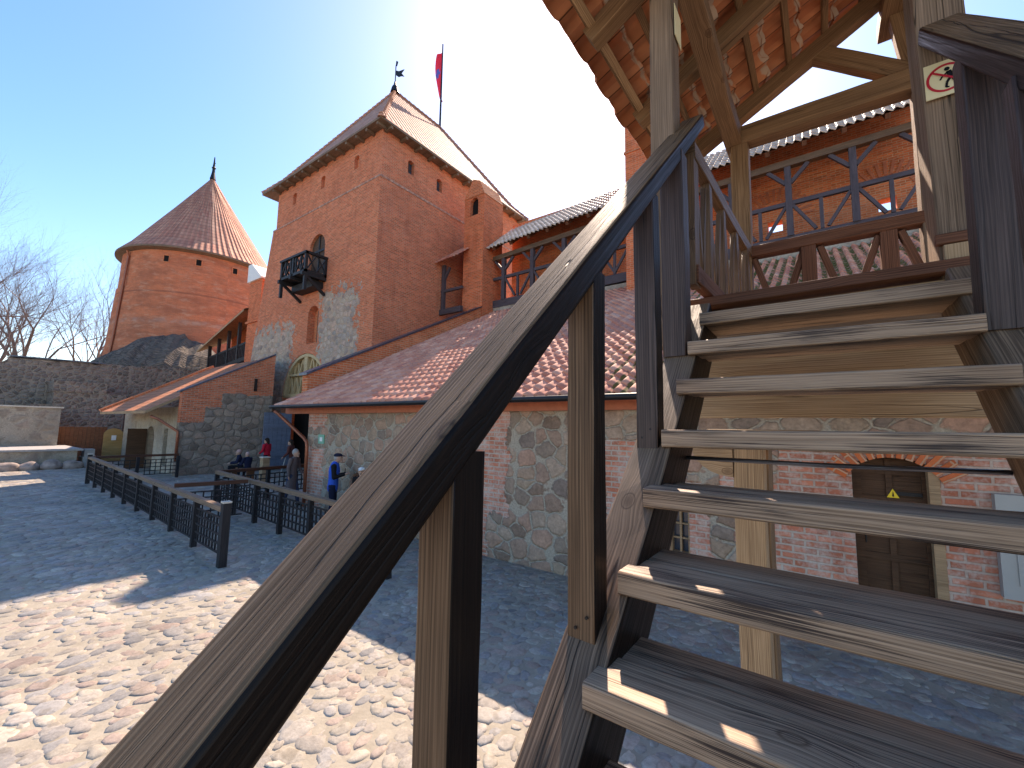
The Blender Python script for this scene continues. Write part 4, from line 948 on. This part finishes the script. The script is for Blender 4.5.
m=M();m.tube([(-24.35,5.95,.28),(-24.25,6.2,.15),(-23.9,6.88,-.4),(-23.9,6.9,-.55),(-23.9,6.9,-1.75)],.06,10);ch(m,'downpipe','copper',s2,smooth=True)
m=M();m.box(-23.99,-23.86,10.0,10.1,1.75,2.35);m.box(-23.99,-23.75,10.0,10.05,1.7,1.8);ch(m,'iron_anchor','iron',s2)
# ------------------------------------------------------------------ round tower far left
CX,CY,CR=-52.6,16.1,6.3
rt=thing('round_tower','round brick tower with tall conical red tile roof behind the left shed','tower',(CX,CY,-2.6))
m=M();N=72
lv=[(-2.6,8.0,0),(1,7.5,3.6),(7,6.95,9.6),(12.4,6.62,15.2),(12.4,6.52,15.2),(16.3,6.42,19.0)]
wins=[]
for i in range(len(lv)-1):
    (za,ra,_),(zb,rb,_)=lv[i],lv[i+1]
    for k in range(N):
        a,b=2*math.pi*k/N,2*math.pi*(k+1)/N
        f=lambda r,t,z:(CX+r*math.cos(t),CY+r*math.sin(t),z)
        m.face([f(ra,a,za),f(ra,b,za),f(rb,b,zb),f(rb,a,zb)],[(a*6.5,za+2.6),(b*6.5,za+2.6),(b*6.5,zb+2.6),(a*6.5,zb+2.6)])
ch(m,'wall','roundbrick',rt)
for dz in (-26,-4,22):      # window slits at bearings that face the courtyard
    base=math.atan2(-CY,-CX)+R(dz); rr=6.45
    c=Vector((CX+rr*math.cos(base),CY+rr*math.sin(base),14.9)); td=Vector((-math.sin(base),math.cos(base),0));nd=Vector((math.cos(base),math.sin(base),0))
    m=M();m.prism([c-td*.2-Vector((0,0,.28)),c+td*.2-Vector((0,0,.28)),c+td*.2+Vector((0,0,.28)),c-td*.2+Vector((0,0,.28))],nd*.03);w_=ch(m,'window','dark',rt)
    m=M();fr=[(-.26,-.34,.26,-.28),(-.26,.28,.26,.35),(-.27,-.3,-.2,.3),(.2,-.3,.27,.3)]
    for a,b,c_,d in fr: m.prism([c+td*a+Vector((0,0,b)),c+td*c_+Vector((0,0,b)),c+td*c_+Vector((0,0,d)),c+td*a+Vector((0,0,d))],nd*.07)
    q=m.build('frame','brick_new');q.parent=w_;q.matrix_local=wm(w_).inverted()
base=math.atan2(-CY,-CX)+R(33);rr=6.66
c=Vector((CX+rr*math.cos(base),CY+rr*math.sin(base),8.6));td=Vector((-math.sin(base),math.cos(base),0));nd=Vector((math.cos(base),math.sin(base),0))
m=M();m.prism([c+td*(.75*math.cos(t))+Vector((0,0,.75*math.sin(t)-.2)) for t in np.linspace(0,math.pi,12)],nd*.12);ch(m,'blind_arch','brick_new',rt)
m=M();rv=[(7.0,16.0),(6.1,17.1),(3.0,21.9),(.12,26.5)]
for i in range(3):
    (ra,za),(rb,zb)=rv[i],rv[i+1]
    sa=sum(math.dist(rv[j],rv[j+1]) for j in range(i));sb=sa+math.dist(rv[i],rv[i+1])
    for k in range(N):
        a,b=2*math.pi*k/N,2*math.pi*(k+1)/N
        f=lambda r,t,z:(CX+r*math.cos(t),CY+r*math.sin(t),z)
        m.face([f(ra,a,za),f(ra,b,za),f(rb,b,zb),f(rb,a,zb)],[(a*5.0,sa),(b*5.0,sa),(b*5.0,sb),(a*5.0,sb)])
for k in range(N):
    a,b=2*math.pi*k/N,2*math.pi*(k+1)/N
    f=lambda r,t,z:(CX+r*math.cos(t),CY+r*math.sin(t),z)
    m.face([f(6.3,a,15.7),f(6.3,b,15.7),f(7.0,b,15.85),f(7.0,a,15.85)][::-1],mi=1);m.face([f(7.0,a,15.85),f(7.0,b,15.85),f(7.0,b,16.01),f(7.0,a,16.01)],mi=1)
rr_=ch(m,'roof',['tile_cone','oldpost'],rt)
m=M();m.tube([(CX,CY,26.4),(CX,CY,27.2),(CX,CY,29.0)],[.3,.16,.05],8);m.tube([(CX-.3,CY,28.2),(CX+.3,CY,28.2)],.05,6);m.tube([(CX,CY,27.5),(CX,CY,27.75),(CX,CY,28.0)],[.05,.22,.05],8);q=m.build('finial','iron');q.parent=rr_;q.matrix_local=wm(rr_).inverted()
base=math.atan2(-CY,-CX)+R(-60);m=M()
m.tube([(CX+r*math.cos(base-d),CY+r*math.sin(base-d),z) for r,z,d in ((6.7,15.7,0),(6.55,15.2,0),(6.72,12.3,0),(7.05,7,0.0),(7.5,1.5,.03))],.09,8);ch(m,'downpipe','copper',rt)
# dark talus mound at the foot of the round tower
m=M();N2=40;prof=[(12.0,-2.6),(11.8,2.8),(11.2,4.6),(10.2,6.0),(8.8,7.2),(7.0,7.8)]
b0=math.atan2(-CY,-CX)
for i in range(len(prof)-1):
    for k in range(N2):
        a=b0+R(-62+98*k/N2);b=b0+R(-62+98*(k+1)/N2)
        def f(r,t,z):
            u=(t-b0-R(-62))/R(98);w_=math.sin(math.pi*min(1,max(0,u)))**.7
            zz=z if z<1.6 else 1.6+(z-1.6)*w_; rr=6.9+(r-6.9)*(1-.25*(1-w_))
            return (CX+rr*math.cos(t),CY+rr*math.sin(t),zz+(.16*math.sin(t*23)+.12*math.sin(t*51+z*3)+.10*math.sin(t*87+z*5))*(z>1))
        m.face([f(prof[i][0],a,prof[i][1]),f(prof[i][0],b,prof[i][1]),f(prof[i+1][0],b,prof[i+1][1]),f(prof[i+1][0],a,prof[i+1][1])],
               [(a*8,prof[i][1]),(b*8,prof[i][1]),(b*8,prof[i+1][1]*1.5),(a*8,prof[i+1][1]*1.5)])
tag(m.build('stone_talus','talus'),'dark grey rounded stone mound banked against the round tower foot','masonry')
# curtain wall left
m=M();_r=random.Random(4);tops=[(-30,1.4),(-6,2.6)]+[(-5.5+.5*i,2.75+.012*i+_r.uniform(-.16,.16)) for i in range(16)]+[(2.75,3.8)]+[(3.1+.4*i,3.82+.02*i+_r.uniform(-.10,.10)) for i in range(27)]
for i in range(len(tops)-1):
    (ya,za),(yb,zb)=tops[i],tops[i+1]
    m.face([(-41,ya,-2.7),(-41,yb,-2.7),(-41,yb,zb),(-41,ya,za)]);m.face([(-41,ya,za),(-41,yb,zb),(-42.6,yb,zb),(-42.6,ya,za)]);m.face([(-42.6,yb,-2.7),(-42.6,ya,-2.7),(-42.6,ya,za),(-42.6,yb,zb)])
cw_=thing('curtain_wall','long dark rubble curtain wall with worn stepped top in front of the bare trees','wall',(-41,2,-2.6))
ch(m,'wall','rubble',cw_)
m=M();m.prism([(-40.9,2.8,3.96),(-40.9,7.2,4.02),(-40.9,7.2,4.10),(-40.9,2.8,4.04)],(-1.8,0,0));ch(m,'coping','coping',cw_)
bt=thing('low_turret','low square brick and rubble turret stub against the curtain wall','turret',(-39,6,-2.6))
m=M();m.box(-41,-38.6,4.6,8.0,-2.7,1.8);m.box(-40.6,-38.8,3.7,4.6,-2.7,1.0);ch(m,'wall','rubble',bt)
m=M();m.box(-41,-38.55,4.55,7.0,1.8,2.5);ch(m,'parapet','brick_new' if 0 else 'rubble',bt)
# terrace
tr=thing('stone_terrace','low stepped stone terrace with pale paving and boulder footing at the left edge','terrace',(-33,2,-2.4))
m=M();m.box(-37.5,-31.7,-9,4.9,-2.6,-1.55);ch(m,'retaining_wall','rubblelight',tr)
m=M();m.box(-37.5,-31.6,-9.1,5.1,-1.55,-1.45);ch(m,'paving','slab',tr)
m=M();m.box(-37.2,-36.2,-9,4.7,-1.45,.72);ch(m,'back_wall','rubblelight',tr)
m=M();m.box(-37.3,-36.1,-9,4.8,.72,.80);ch(m,'coping','stonecap',tr)
m=M();m.box(-36.2,-31.75,3.3,4.2,-1.45,-.75);ch(m,'step_block','slab',tr) if False else None
def boulder(lbl,x,y,r,z):
    bm=bmesh.new();bmesh.ops.create_icosphere(bm,subdivisions=3,radius=1)
    for v in bm.verts:
        s_=1+.13*math.sin(v.co.x*3+x)+.10*math.sin(v.co.y*4+y*2)+.06*math.sin(v.co.z*7+x*y);v.co*=s_;v.co.x*=r*.9;v.co.y*=r*1.15;v.co.z*=r*.82
    me=bpy.data.meshes.new('boulder');bm.to_mesh(me);bm.free();me.polygons.foreach_set('use_smooth',[True]*len(me.polygons));me.materials.append(MT['boulder'])
    o=bpy.data.objects.new('boulder',me);COL.objects.link(o);o.location=(x,y,z+r*.6);tag(o,lbl,'boulder','boulders along the terrace foot')
for i,(y,r) in enumerate(((1.6,.34),(2.45,.36),(3.2,.33),(3.95,.37),(4.7,.34))):
    boulder(['half hidden boulder at the left frame edge below the terrace','dark round boulder second from the left frame edge','flat topped boulder in the middle of the terrace foot row','large pale round boulder right of the middle at the terrace foot','low wide boulder at the terrace corner'][i],-31.3,y,r,-2.5)
m=M();m.box(-32.9,-31.8,5.15,5.75,-2.5,-1.9);m.box(-32.7,-31.9,5.2,5.6,-1.9,-1.5);tag(m.build('stone_block','slab',loc=(-32.2,4.8,-2.5)),'pale squared stone blocks at the corner of the terrace','stone block')
# board fence and ochre door
bf=thing('board_fence','tall brown vertical board fence between terrace and left shed','fence',(-37.3,6,-2.4))
for i in range(13):
    m=M();y=4.55+i*.185;m.box(-37.03,-36.98,y,y+.175,-2.45,-.35-.02*(i%2));ch(m,'board','boards',bf)
m=M();m.box(-37.09,-37.03,4.3,6.95,-2.0,-1.85);m.box(-37.09,-37.03,4.3,6.95,-.8,-.65);ch(m,'rail','boards',bf)
YO=.38
yd=thing('wooden_door','rounded top ochre wooden door standing between board fence and left shed','door',(-35.5,6.9,-2.4))
pts=[(-35.6,6.55,-2.45),(-35.6,7.45,-2.45),(-35.6,7.45,-.8)]+[(-35.6,7.0+.45*math.cos(t),-.8+.38*math.sin(t)) for t in np.linspace(.25,math.pi-.25,8)]+[(-35.6,6.55,-.8)]
m=M();m.prism(pts,(.06,0,0));dl=ch(m,'leaf','yellowdoor',yd)
m=M();m.box(-35.54,-35.5,6.6,7.4,-2.1,-1.95);m.box(-35.54,-35.5,6.6,7.4,-1.05,-.92);ch(m,'ledge','yellowdoor',yd)
m=M();m.box(-35.50,-35.49,6.9,7.12,-1.15,-.85);ch(m,'notice','white',yd)
# small bay left of keep: brick pier with white cap and timber gallery in front of the round tower
pr_=thing('brick_pier','slim brick pier with white sloping cap between round tower and keep','pier',(-32.5,14,-2.4))
D_=1.0
m=M();m.box(-33.6,-31.7,13.2,14.6,-2.4,10.3);m.box(-33.7,-31.6,13.1,14.6,7.2,7.35);ch(m,'shaft','brick',pr_)
m=M();m.prism([(-33.75,13.05,10.3),(-31.6,13.05,10.3),(-31.6,13.05,10.4),(-33.2,13.05,11.6),(-33.75,13.05,11.6)],(0,1.6,0));ch(m,'cap','white',pr_)
tg=thing('timber_gallery','small dark timber gallery with sloping roof between round tower and pier','gallery',(-37,13.5,3))
m=M();m.box(-41.5,-33.6,15.2,15.4,-2.4,8.6);ch(m,'wall','brick',tg)
m=M()
for i in range(5): m.box(-41.2+i*1.85,-41.0+i*1.85,13.4,13.6,4.2+i*.16,6.4+i*.42)
for i in range(4): m.beam((-41.1+i*1.85,13.5,5.4+i*.15),(-39.3+i*1.85,13.5,5.55+i*.15),.12,.14)
for i in range(30): m.box(-41.1+i*.25,-41.02+i*.25,13.45,13.52,4.2+i*.02,5.45+i*.02)
m.beam((-41.3,13.5,4.1),(-33.6,13.5,4.8),.25,.3)
ch(m,'frame','blackwood',tg)
m=M();q=[(-42.2,12.9,6.0),(-33.6,12.9,8.3),(-33.6,15.4,9.6),(-42.2,15.4,7.4)];m.face(q);m.face([lift(p,-.15) for p in q][::-1],mi=1);m.face([lift(q[0],-.15),lift(q[1],-.15),q[1],q[0]],mi=1);ch(m,'roof',['tile_gal','newwood'],tg)
m=M();q=[(-42.2,12.4,3.6),(-33.6,12.4,3.9),(-33.6,13.6,4.2),(-42.2,13.6,4.0)];m.box(-42,-33.6,13.3,15.2,3.7,4.15);ch(m,'floor','stonecap',tg)
# ------------------------------------------------------------------ bare trees
def tree(label,x,y,h,seed,spread=1.0):
    rnd=random.Random(seed);t=thing('bare_tree',label,'tree',(x,y,-2.4),0,'bare trees beyond the curtain wall')
    tm=M();cm=M()
    def grow(p,d,L,r,dep):
        n=3;pts=[p];q=p.copy();dd=d.copy();rs=[r]
        for i in range(n):
            dd=(dd+Vector((rnd.uniform(-.16,.16),rnd.uniform(-.16,.16),rnd.uniform(-.02,.12)))).normalized();q=q+dd*L/n;pts.append(q.copy());rs.append(r*(1-.42*(i+1)/n))
        (tm if dep<2 else cm).tube(pts,rs,8 if dep==0 else (5 if dep<3 else 3),cap=False)
        if dep>=6: return
        k=4 if dep>=2 else 3
        if dep==0:k=5
        for i in range(k):
            a=rnd.uniform(0,2*math.pi);sp=rnd.uniform(.35,.85)*spread
            o=dd.orthogonal().normalized();o2=dd.cross(o)
            nd=(dd+(o*math.cos(a)+o2*math.sin(a))*sp).normalized()
            st_=pts[-1] if (i<2 or dep==0) else pts[rnd.choice((1,2))]
            if dep==0 and i>2: st_=pts[2]
            grow(st_,nd,L*rnd.uniform(.62,.82),rs[-1]*rnd.uniform(.6,.8),dep+1)
    grow(Vector((x,y,-2.4)),Vector((0,0,1)),h*.27,h*.016,0)
    ch(tm,'trunk','bark',t);ch(cm,'crown','twig',t)
tree('young slender bare tree beside the gap in the wall top',-62,3.2,20,51,.8)
tree('large bare spreading tree cut off by the left frame edge',-58,-3.0,30,3,.85)
tree('bare tree with forked trunk left of centre beyond the wall',-66,5.0,27,8,.85)
tree('bare broad tree nearest the round tower',-66,10.6,27,21,.85)
tree('lower bare tree behind the gap in the wall top',-70,2.2,24,33,.85)
tree('thin bare tree partly behind the round tower edge',-78,14.8,24,40)
# ------------------------------------------------------------------ lattice fences of the ramp
def fence(label,p0,p1,nb,ends=(1,1),railmat='fencerail',cap=False,h=1.0,group='black lattice fences of the ramp',skip=()):
    p0=Vector((p0[0],p0[1],zg(*p0)));p1=Vector((p1[0],p1[1],zg(*p1)))
    t=thing('lattice_fence',label,'fence',tuple(p0),0,group)
    d=(p1-p0);L=d.length;x=d.normalized()
    m=M();m.beam(p0+Vector((0,0,h)),p1+Vector((0,0,h)),.12,.09);ch(m,'top_rail',railmat,t)
    for i in range(nb+1):
        if (i==0 and not ends[0]) or (i==nb and not ends[1]): continue
        q=p0.lerp(p1,i/nb);m=M();ht=h-.05
        ee=(i in (0,nb)) and cap
        if ee: ht=h+.12
        m.beam(q-Vector((0,0,.05)),q+Vector((0,0,ht)),.13 if ee else .10,.13 if ee else .10,up=x);po=ch(m,'post','blackwood',t)
        if ee:
            m=M();m.beam(q+Vector((0,0,ht)),q+Vector((0,0,ht+.03)),.14,.14,up=x);qq=m.build('cap','stonecap');qq.parent=po;qq.matrix_local=wm(po).inverted()
    for i in range(nb):
        a=p0.lerp(p1,i/nb)+x*.07;b=p0.lerp(p1,(i+1)/nb)-x*.07;m=M();w=(b-a).length
        nvb=max(3,int(w/.16))
        for k in range(1,nvb): 
            q=a.lerp(b,k/nvb);m.beam(q+Vector((0,0,.2)),q+Vector((0,0,.82)),.028,.028,up=x)
        for z in (.2,.36,.52,.68,.82): m.beam(a+Vector((0,0,z)),b+Vector((0,0,z)),.03,.03)
        ch(m,'lattice_panel','blackwood',t)
    return t
FA0=(-23.3,3.97);FA1=(-8.9,3.4)
fence('outermost lattice fence with pale rail running from the left shed to the square end post',FA0,FA1,9,cap=True)
fence('short dark lattice fence joining the outer fence to the left shed corner',(-23.3,4.05),(-23.4,6.85),2,(0,1),'redrail')
fence('inner lattice fence with pale rail sloping down behind the big handrail',(-14.41,5.2),(-6.2,4.95),6,(1,1))
fence('red brown railed lattice between outer and inner fences',(-12.2,3.55),(-11.94,5.0),1,(0,0),'redrail')
fence('dark lattice fence from inner fence corner back toward the shed door',(-14.41,5.28),(-14.9,8.2),2,(0,1),'redrail')
bo=thing('wooden_bollard','pale square timber bollard below the woman in red','bollard',(-17.6,7.9,-2.4))
m=M();m.box(-17.7,-17.45,7.8,8.05,-2.45,-1.3);ch(m,'shaft','newwood',bo)
m=M();m.prism([(-17.72,7.78,-1.3),(-17.43,7.78,-1.3),(-17.43,8.07,-1.3),(-17.72,8.07,-1.3)],(0,0,.04));ch(m,'cap','stonecap',bo)
# ------------------------------------------------------------------ people
def blob(name,parts,mat,parent,vox=.014,smooth=4):
    """parts: list of polylines [(pos,radius),...]; fused into one continuous surface"""
    bm=bmesh.new()
    def sph(c,r,sc=(1,1,1),n=2):
        mm=Matrix.Translation(c)@Matrix.Diagonal((r*sc[0],r*sc[1],r*sc[2],1));bmesh.ops.create_icosphere(bm,subdivisions=n,radius=1,matrix=mm)
    for pl in parts:
        for i in range(len(pl)-1):
            (a,ra),(b,rb)=pl[i][:2],pl[i+1][:2];a=Vector(a);b=Vector(b);sc=pl[i][2] if len(pl[i])>2 else (1,1,1)
            n=max(2,int((b-a).length/(min(ra,rb)*.35))+1)
            for k in range(n+1): sph(a.lerp(b,k/n),ra+(rb-ra)*k/n,sc,1 if max(ra,rb)<.03 else 2)
        if len(pl)==1: sph(Vector(pl[0][0]),pl[0][1],pl[0][2] if len(pl[0])>2 else (1,1,1),3)
    me=bpy.data.meshes.new(name);bm.to_mesh(me);bm.free();me.materials.append(MT[mat])
    o=bpy.data.objects.new(name,me);COL.objects.link(o)
    if parent is not None:o.parent=parent
    r=o.modifiers.new('fuse','REMESH');r.mode='VOXEL';r.voxel_size=vox;r.use_smooth_shade=True
    s=o.modifiers.new('soft','SMOOTH');s.factor=.5;s.iterations=smooth
    return o
def person(label,x,y,face,H,cols,pose):
    """face: heading in degrees (0 looks to -Y). local frame: +X is the person's left... looks to -Y"""
    t=thing('person',label,'person',(x,y,zg(x,y)),R(face),None)
    s=H/1.75;top,bot,hairm,shoe=cols
    sit=pose.get('sit',0);lean=pose.get('lean',0);bend=pose.get('head',0)
    hz=(.93 if not sit else .48)*s
    ly=-math.sin(R(lean));lz=math.cos(R(lean))
    hip=Vector((0,0,hz));up=lambda d:hip+Vector((0,ly*d,lz*d))*s
    ch_=up(.36);nk=up(.54);hd=nk+Vector((0,-.03-math.sin(R(bend))*.10,.135))*s
    ft=pose.get('feet',[(.10,.0),(-.10,.02)])
    legs=[];shoes=[]
    for k,(sx) in enumerate((1,-1)):
        h0=hip+Vector((sx*.09,0,-.02))*s;fx,fy=ft[k]
        if sit: kn=Vector((sx*.13,-.42,.50))*s;an=Vector((sx*.13,-.44+fy,.09))*s
        else: an=Vector((fx,fy,.09))*s;kn=h0.lerp(an,.5)+Vector((0,-.03,0))*s
        legs.append((h0,kn,an));shoes.append(an)
    arms=pose['arms']  # per side: elbow, wrist offsets relative to shoulder (in own frame, metres)
    A=[]
    for k,sx in enumerate((1,-1)):
        sh_=up(.50)+Vector((sx*.185,0,-.02))*s;e_=sh_+Vector(arms[k][0])*s;w_=sh_+Vector(arms[k][1])*s;A.append((sh_,e_,w_))
    body=[[(hip+Vector((0,0,.0)),.125*s,(1.15,.8,1)),(up(.18),.115*s,(1.15,.8,1)),(ch_,.135*s,(1.2,.78,1)),(up(.47),.11*s,(1.3,.7,.8)),(nk,.052*s)],
          [(nk,.052*s),(hd-Vector((0,0,.06))*s,.05*s)],
          [(hd,.098*s,(.82,.98,1.18))],
          [(hd+Vector((0,-.095,-.01))*s,.018*s),(hd+Vector((0,-.112,-.025))*s,.016*s)],
          [(hd+Vector((.082,.0,0))*s,.024*s,(.5,.8,1.2))],[(hd+Vector((-.082,.0,0))*s,.024*s,(.5,.8,1.2))],
          [(hd+Vector((0,-.075,-.085))*s,.035*s)]]
    for (a,b,c) in legs: body.append([(a,.085*s),(b,.055*s),(c,.038*s)])
    for k,(a,b,c) in enumerate(A):
        body.append([(a,.052*s),(b,.038*s),(c,.027*s)])
        d=(c-b).normalized();side=d.cross(Vector((0,0,1)));side=side.normalized() if side.length>.1 else Vector((1,0,0));nn=side.cross(d)
        pm=c+d*.055*s;body.append([(c,.024*s),(pm,.030*s,(1,1,.8))])
        for j,(o_,ll) in enumerate(((-.026,.052),(-.009,.062),(.009,.058),(.026,.045))):
            q=pm+side*o_*s+d*.02*s;m1=q+(d*.8-nn*.3)*ll*.6*s;body.append([(q,.009*s),(m1,.0085*s),(m1+(d*.4-nn*.7)*ll*.5*s,.0075*s)])
        tb=c+d*.03*s+side*(-.028*s);body.append([(tb,.012*s),(tb+(d*.5-side*.7-nn*.3)*.04*s,.010*s),(tb+(d*.8-side*.6-nn*.5)*.062*s,.009*s)])
    b=blob('body',body,'skin',t,.0085,3)
    # clothes
    tp=[[(hip+Vector((0,0,-.06))*s,.145*s,(1.15,.82,1)),(up(.18),.135*s,(1.18,.82,1)),(ch_,.155*s,(1.2,.80,1)),(up(.47),.125*s,(1.35,.72,.75))]]
    sl=[[(a,.072*s),(b_,.056*s),(b_.lerp(c,.9),.045*s)] for a,b_,c in A]
    if pose.get('vest'):
        tp=[[(q[0],q[1]*1.12)+tuple(q[2:]) for q in pl] for pl in tp]
        blob('vest',tp,top,t,.014,5);blob('sleeves',[[(up(.5),.11*s,(1.3,.7,.6)),(up(.5)+Vector((0,0,.02)),.1*s,(1.3,.7,.6))]]+sl,pose['vest'],t,.014,4)
    else: blob('jacket',tp+sl,top,t,.014,5)
    if pose.get('coat'):
        blob('coat_skirt',[[(hip,.15*s,(1.15,.85,1)),(hip+Vector((0,.0,-.42))*s,.18*s,(1.1,.9,1))]],top,t,.016,4)
    pt=[[(hip+Vector((0,0,.04))*s,.14*s,(1.1,.8,.8)),(hip+Vector((0,0,-.06))*s,.14*s,(1.1,.8,.8))]]
    for (a,b_,c) in legs: pt.append([(a,.10*s),(b_,.07*s),(c,.055*s)])
    blob('trousers',pt,bot,t,.014,4)
    for an in shoes:
        blob('shoe',[[(an+Vector((0,.03,-.05))*s,.042*s),(an+Vector((0,-.10,-.058))*s,.038*s),(an+Vector((0,-.17,-.062))*s,.03*s)]],shoe,t,.01,3)
    if pose.get('cap'):
        c=blob('flat_cap',[[(hd+Vector((0,.01,.075))*s,.098*s,(.98,1.1,.55))],[(hd+Vector((0,-.10,.06))*s,.05*s,(1.3,1,.22)),(hd+Vector((0,-.13,.052))*s,.045*s,(1.3,1,.22))]],pose['cap'],t,.008,3)
        blob('hair',[[(hd+Vector((0,.045,.0))*s,.085*s,(.95,.75,.9))]],hairm,t,.01,3)
    else:
        hp=[[(hd+Vector((0,.02,.035))*s,.103*s,(.88,1.0,1.05))]]
        if pose.get('long'): hp.append([(hd+Vector((0,.06,0))*s,.075*s),(hd+Vector((0,.08,-.13))*s,.06*s)])
        h=blob('hair',hp,hairm,t,.01,3)
    m=M()
    for sx in (1,-1):
        c=hd+Vector((sx*.034,-.088,.015))*s
        m.box(c.x-.012,c.x+.012,c.y-.008,c.y,c.z-.005,c.z+.005)
    c=hd+Vector((0,-.098,-.055))*s;m.box(c.x-.022,c.x+.022,c.y-.004,c.y+.01,c.z-.004,c.z+.004)
    q=m.build('features','black_cloth');q.parent=b
    return t,A,s
dn=((.02,.03,-.28),(.03,-.04,-.52))
pm,Am,sm=person('man in blue padded vest and flat cap looking at his phone by the shed wall',-10.45,6.45,140,1.80,('blue_vest','navy','greyhair','black_cloth'),
    dict(arms=[((.03,-.02,-.27),(-.06,-.26,-.20)),((-.03,-.02,-.27),(.06,-.26,-.20))],vest='black_cloth',cap='navy',head=22,lean=3))
ph=thing('phone','dark phone held up in the hands of the man in the blue vest','phone',(-10.27,6.66,zg(-10.4,6.4)+1.27),R(140))
m=M();m.box(-.04,.04,-.012,-.003,-.005,.12);m.build('case','black_cloth',ph);m=M();m.box(-.035,.035,-.003,-.001,0,.115);m.build('screen','glass',ph)
person('person in a white cap beyond the man in the vest, mostly behind the handrail',-9.3,6.5,40,1.55,('black_cloth','denim','greyhair','black_cloth'),dict(arms=[dn,((-.02,.03,-.28),(-.03,-.04,-.52))],cap='white'))
person('woman in a bright red jacket standing before the blue gate leaf',-20.9,9.5,-60,1.80,('red_jacket','black_cloth','darkhair','black_cloth'),dict(arms=[((.05,-.02,-.25),(.0,-.2,-.36)),((-.05,-.02,-.25),(.0,-.2,-.36))],lean=4,long=1))
person('dark haired woman in a maroon jacket by the gate opening, leaning on a stick',-19.0,9.7,-50,1.78,('brown_jacket','black_cloth','darkhair','black_cloth'),dict(arms=[((.05,-.02,-.25),(.05,-.2,-.42)),((-.05,-.02,-.25),(.0,-.2,-.30))],lean=8,long=1))
sk=M();sk.tube([(-19.35,9.35,-2.42),(-19.15,9.5,-1.45)],.022,6);tag(sk.build('walking_stick','greymetal',loc=(-19.35,9.35,-2.42)),'thin grey walking stick beside the woman in maroon','stick')
person('grey haired person in a long brown grey coat walking by the copper downpipe',-13.15,6.75,120,1.70,('grey_coat','denim','greyhair','black_cloth'),dict(arms=[((.05,-.02,-.25),(.04,-.15,-.45)),((-.05,.04,-.25),(-.04,.02,-.5))],coat=1,feet=[(.09,-.18),(-.09,.18)],lean=6))
bn=thing('wooden_bench','low dark bench by the stone gable under the seated pair','bench',(-20.9,8.6,-2.42))
m=M();m.box(-21.9,-20.0,8.35,8.75,-2.0,-1.94);ch(m,'seat','boards',bn)
for x in (-21.7,-20.25):
    m=M();m.box(x,x+.08,8.4,8.7,-2.42,-2.0);ch(m,'leg','boards',bn)
person('seated person with light hair and navy jacket on the left of the bench',-21.35,8.6,-20,1.72,('navy','black_cloth','pinkknit','black_cloth'),dict(sit=1,arms=[((.04,-.08,-.25),(-.03,-.32,-.28)),((-.04,-.08,-.25),(.03,-.32,-.28))],lean=10))
person('seated person with brown hair in a navy coat on the right of the bench',-20.6,8.6,-75,1.62,('navy','black_cloth','pinkknit','white'),dict(sit=1,arms=[((.04,-.08,-.25),(-.03,-.32,-.22)),((-.04,-.08,-.25),(.03,-.32,-.22))],lean=8))
# ------------------------------------------------------------------ lift, camera, light
for o in list(bpy.data.objects):
    if o.parent is None: o.location.z+=CAMH
f,yaw,pitch,roll=426.286,R(36.112),R(5.922),R(.967)
cy,sy=math.cos(yaw),math.sin(yaw)
F_=Vector((-sy*math.cos(pitch),cy*math.cos(pitch),math.sin(pitch)));R_=Vector((cy,sy,0));U_=R_.cross(F_)
c,s_=math.cos(roll),math.sin(roll);Rr=R_*c+U_*s_;Ur=-R_*s_+U_*c
cam=bpy.data.cameras.new('camera');co=bpy.data.objects.new('camera',cam);COL.objects.link(co)
cam.sensor_width=36;cam.lens=f/1024*36;cam.clip_start=.02;cam.clip_end=3000
mm=Matrix((Rr,Ur,-F_)).transposed().to_4x4();mm.translation=Vector((0,0,CAMH));co.matrix_world=mm
scene.camera=co
EL,AZ=R(45),R(-24)          # azimuth from +Y towards +X
w=bpy.data.worlds.new('World');scene.world=w;w.use_nodes=True;nt=w.node_tree;nt.nodes.clear()
out=nt.nodes.new('ShaderNodeOutputWorld');bg_=nt.nodes.new('ShaderNodeBackground');sky=nt.nodes.new('ShaderNodeTexSky')
sky.sky_type='NISHITA';sky.sun_disc=False;sky.sun_elevation=EL;sky.sun_rotation=AZ;sky.air_density=1.0;sky.dust_density=.5;sky.ozone_density=2.5;sky.altitude=0
hs=nt.nodes.new('ShaderNodeHueSaturation');hs.inputs['Saturation'].default_value=1.28;nt.links.new(sky.outputs[0],hs.inputs['Color']);nt.links.new(hs.outputs[0],bg_.inputs[0]);nt.links.new(bg_.outputs[0],out.inputs[0]);bg_.inputs[1].default_value=.072
sun=bpy.data.lights.new('sun','SUN');so=bpy.data.objects.new('sun',sun);COL.objects.link(so);sun.energy=2.0;sun.angle=R(.53);sun.color=(1,.94,.85)
sd=Vector((math.sin(AZ)*math.cos(EL),math.cos(AZ)*math.cos(EL),math.sin(EL)))
so.rotation_euler=sd.to_track_quat('Z','Y').to_euler();so.location=(0,0,40)
vs=scene.view_settings;vs.view_transform='Standard';vs.look='None';vs.gamma=1;vs.use_curve_mapping=False;vs.exposure=2.3
scene.render.resolution_x=1024;scene.render.resolution_y=768
vs.use_white_balance=True;vs.white_balance_temperature=8000;vs.white_balance_tint=20
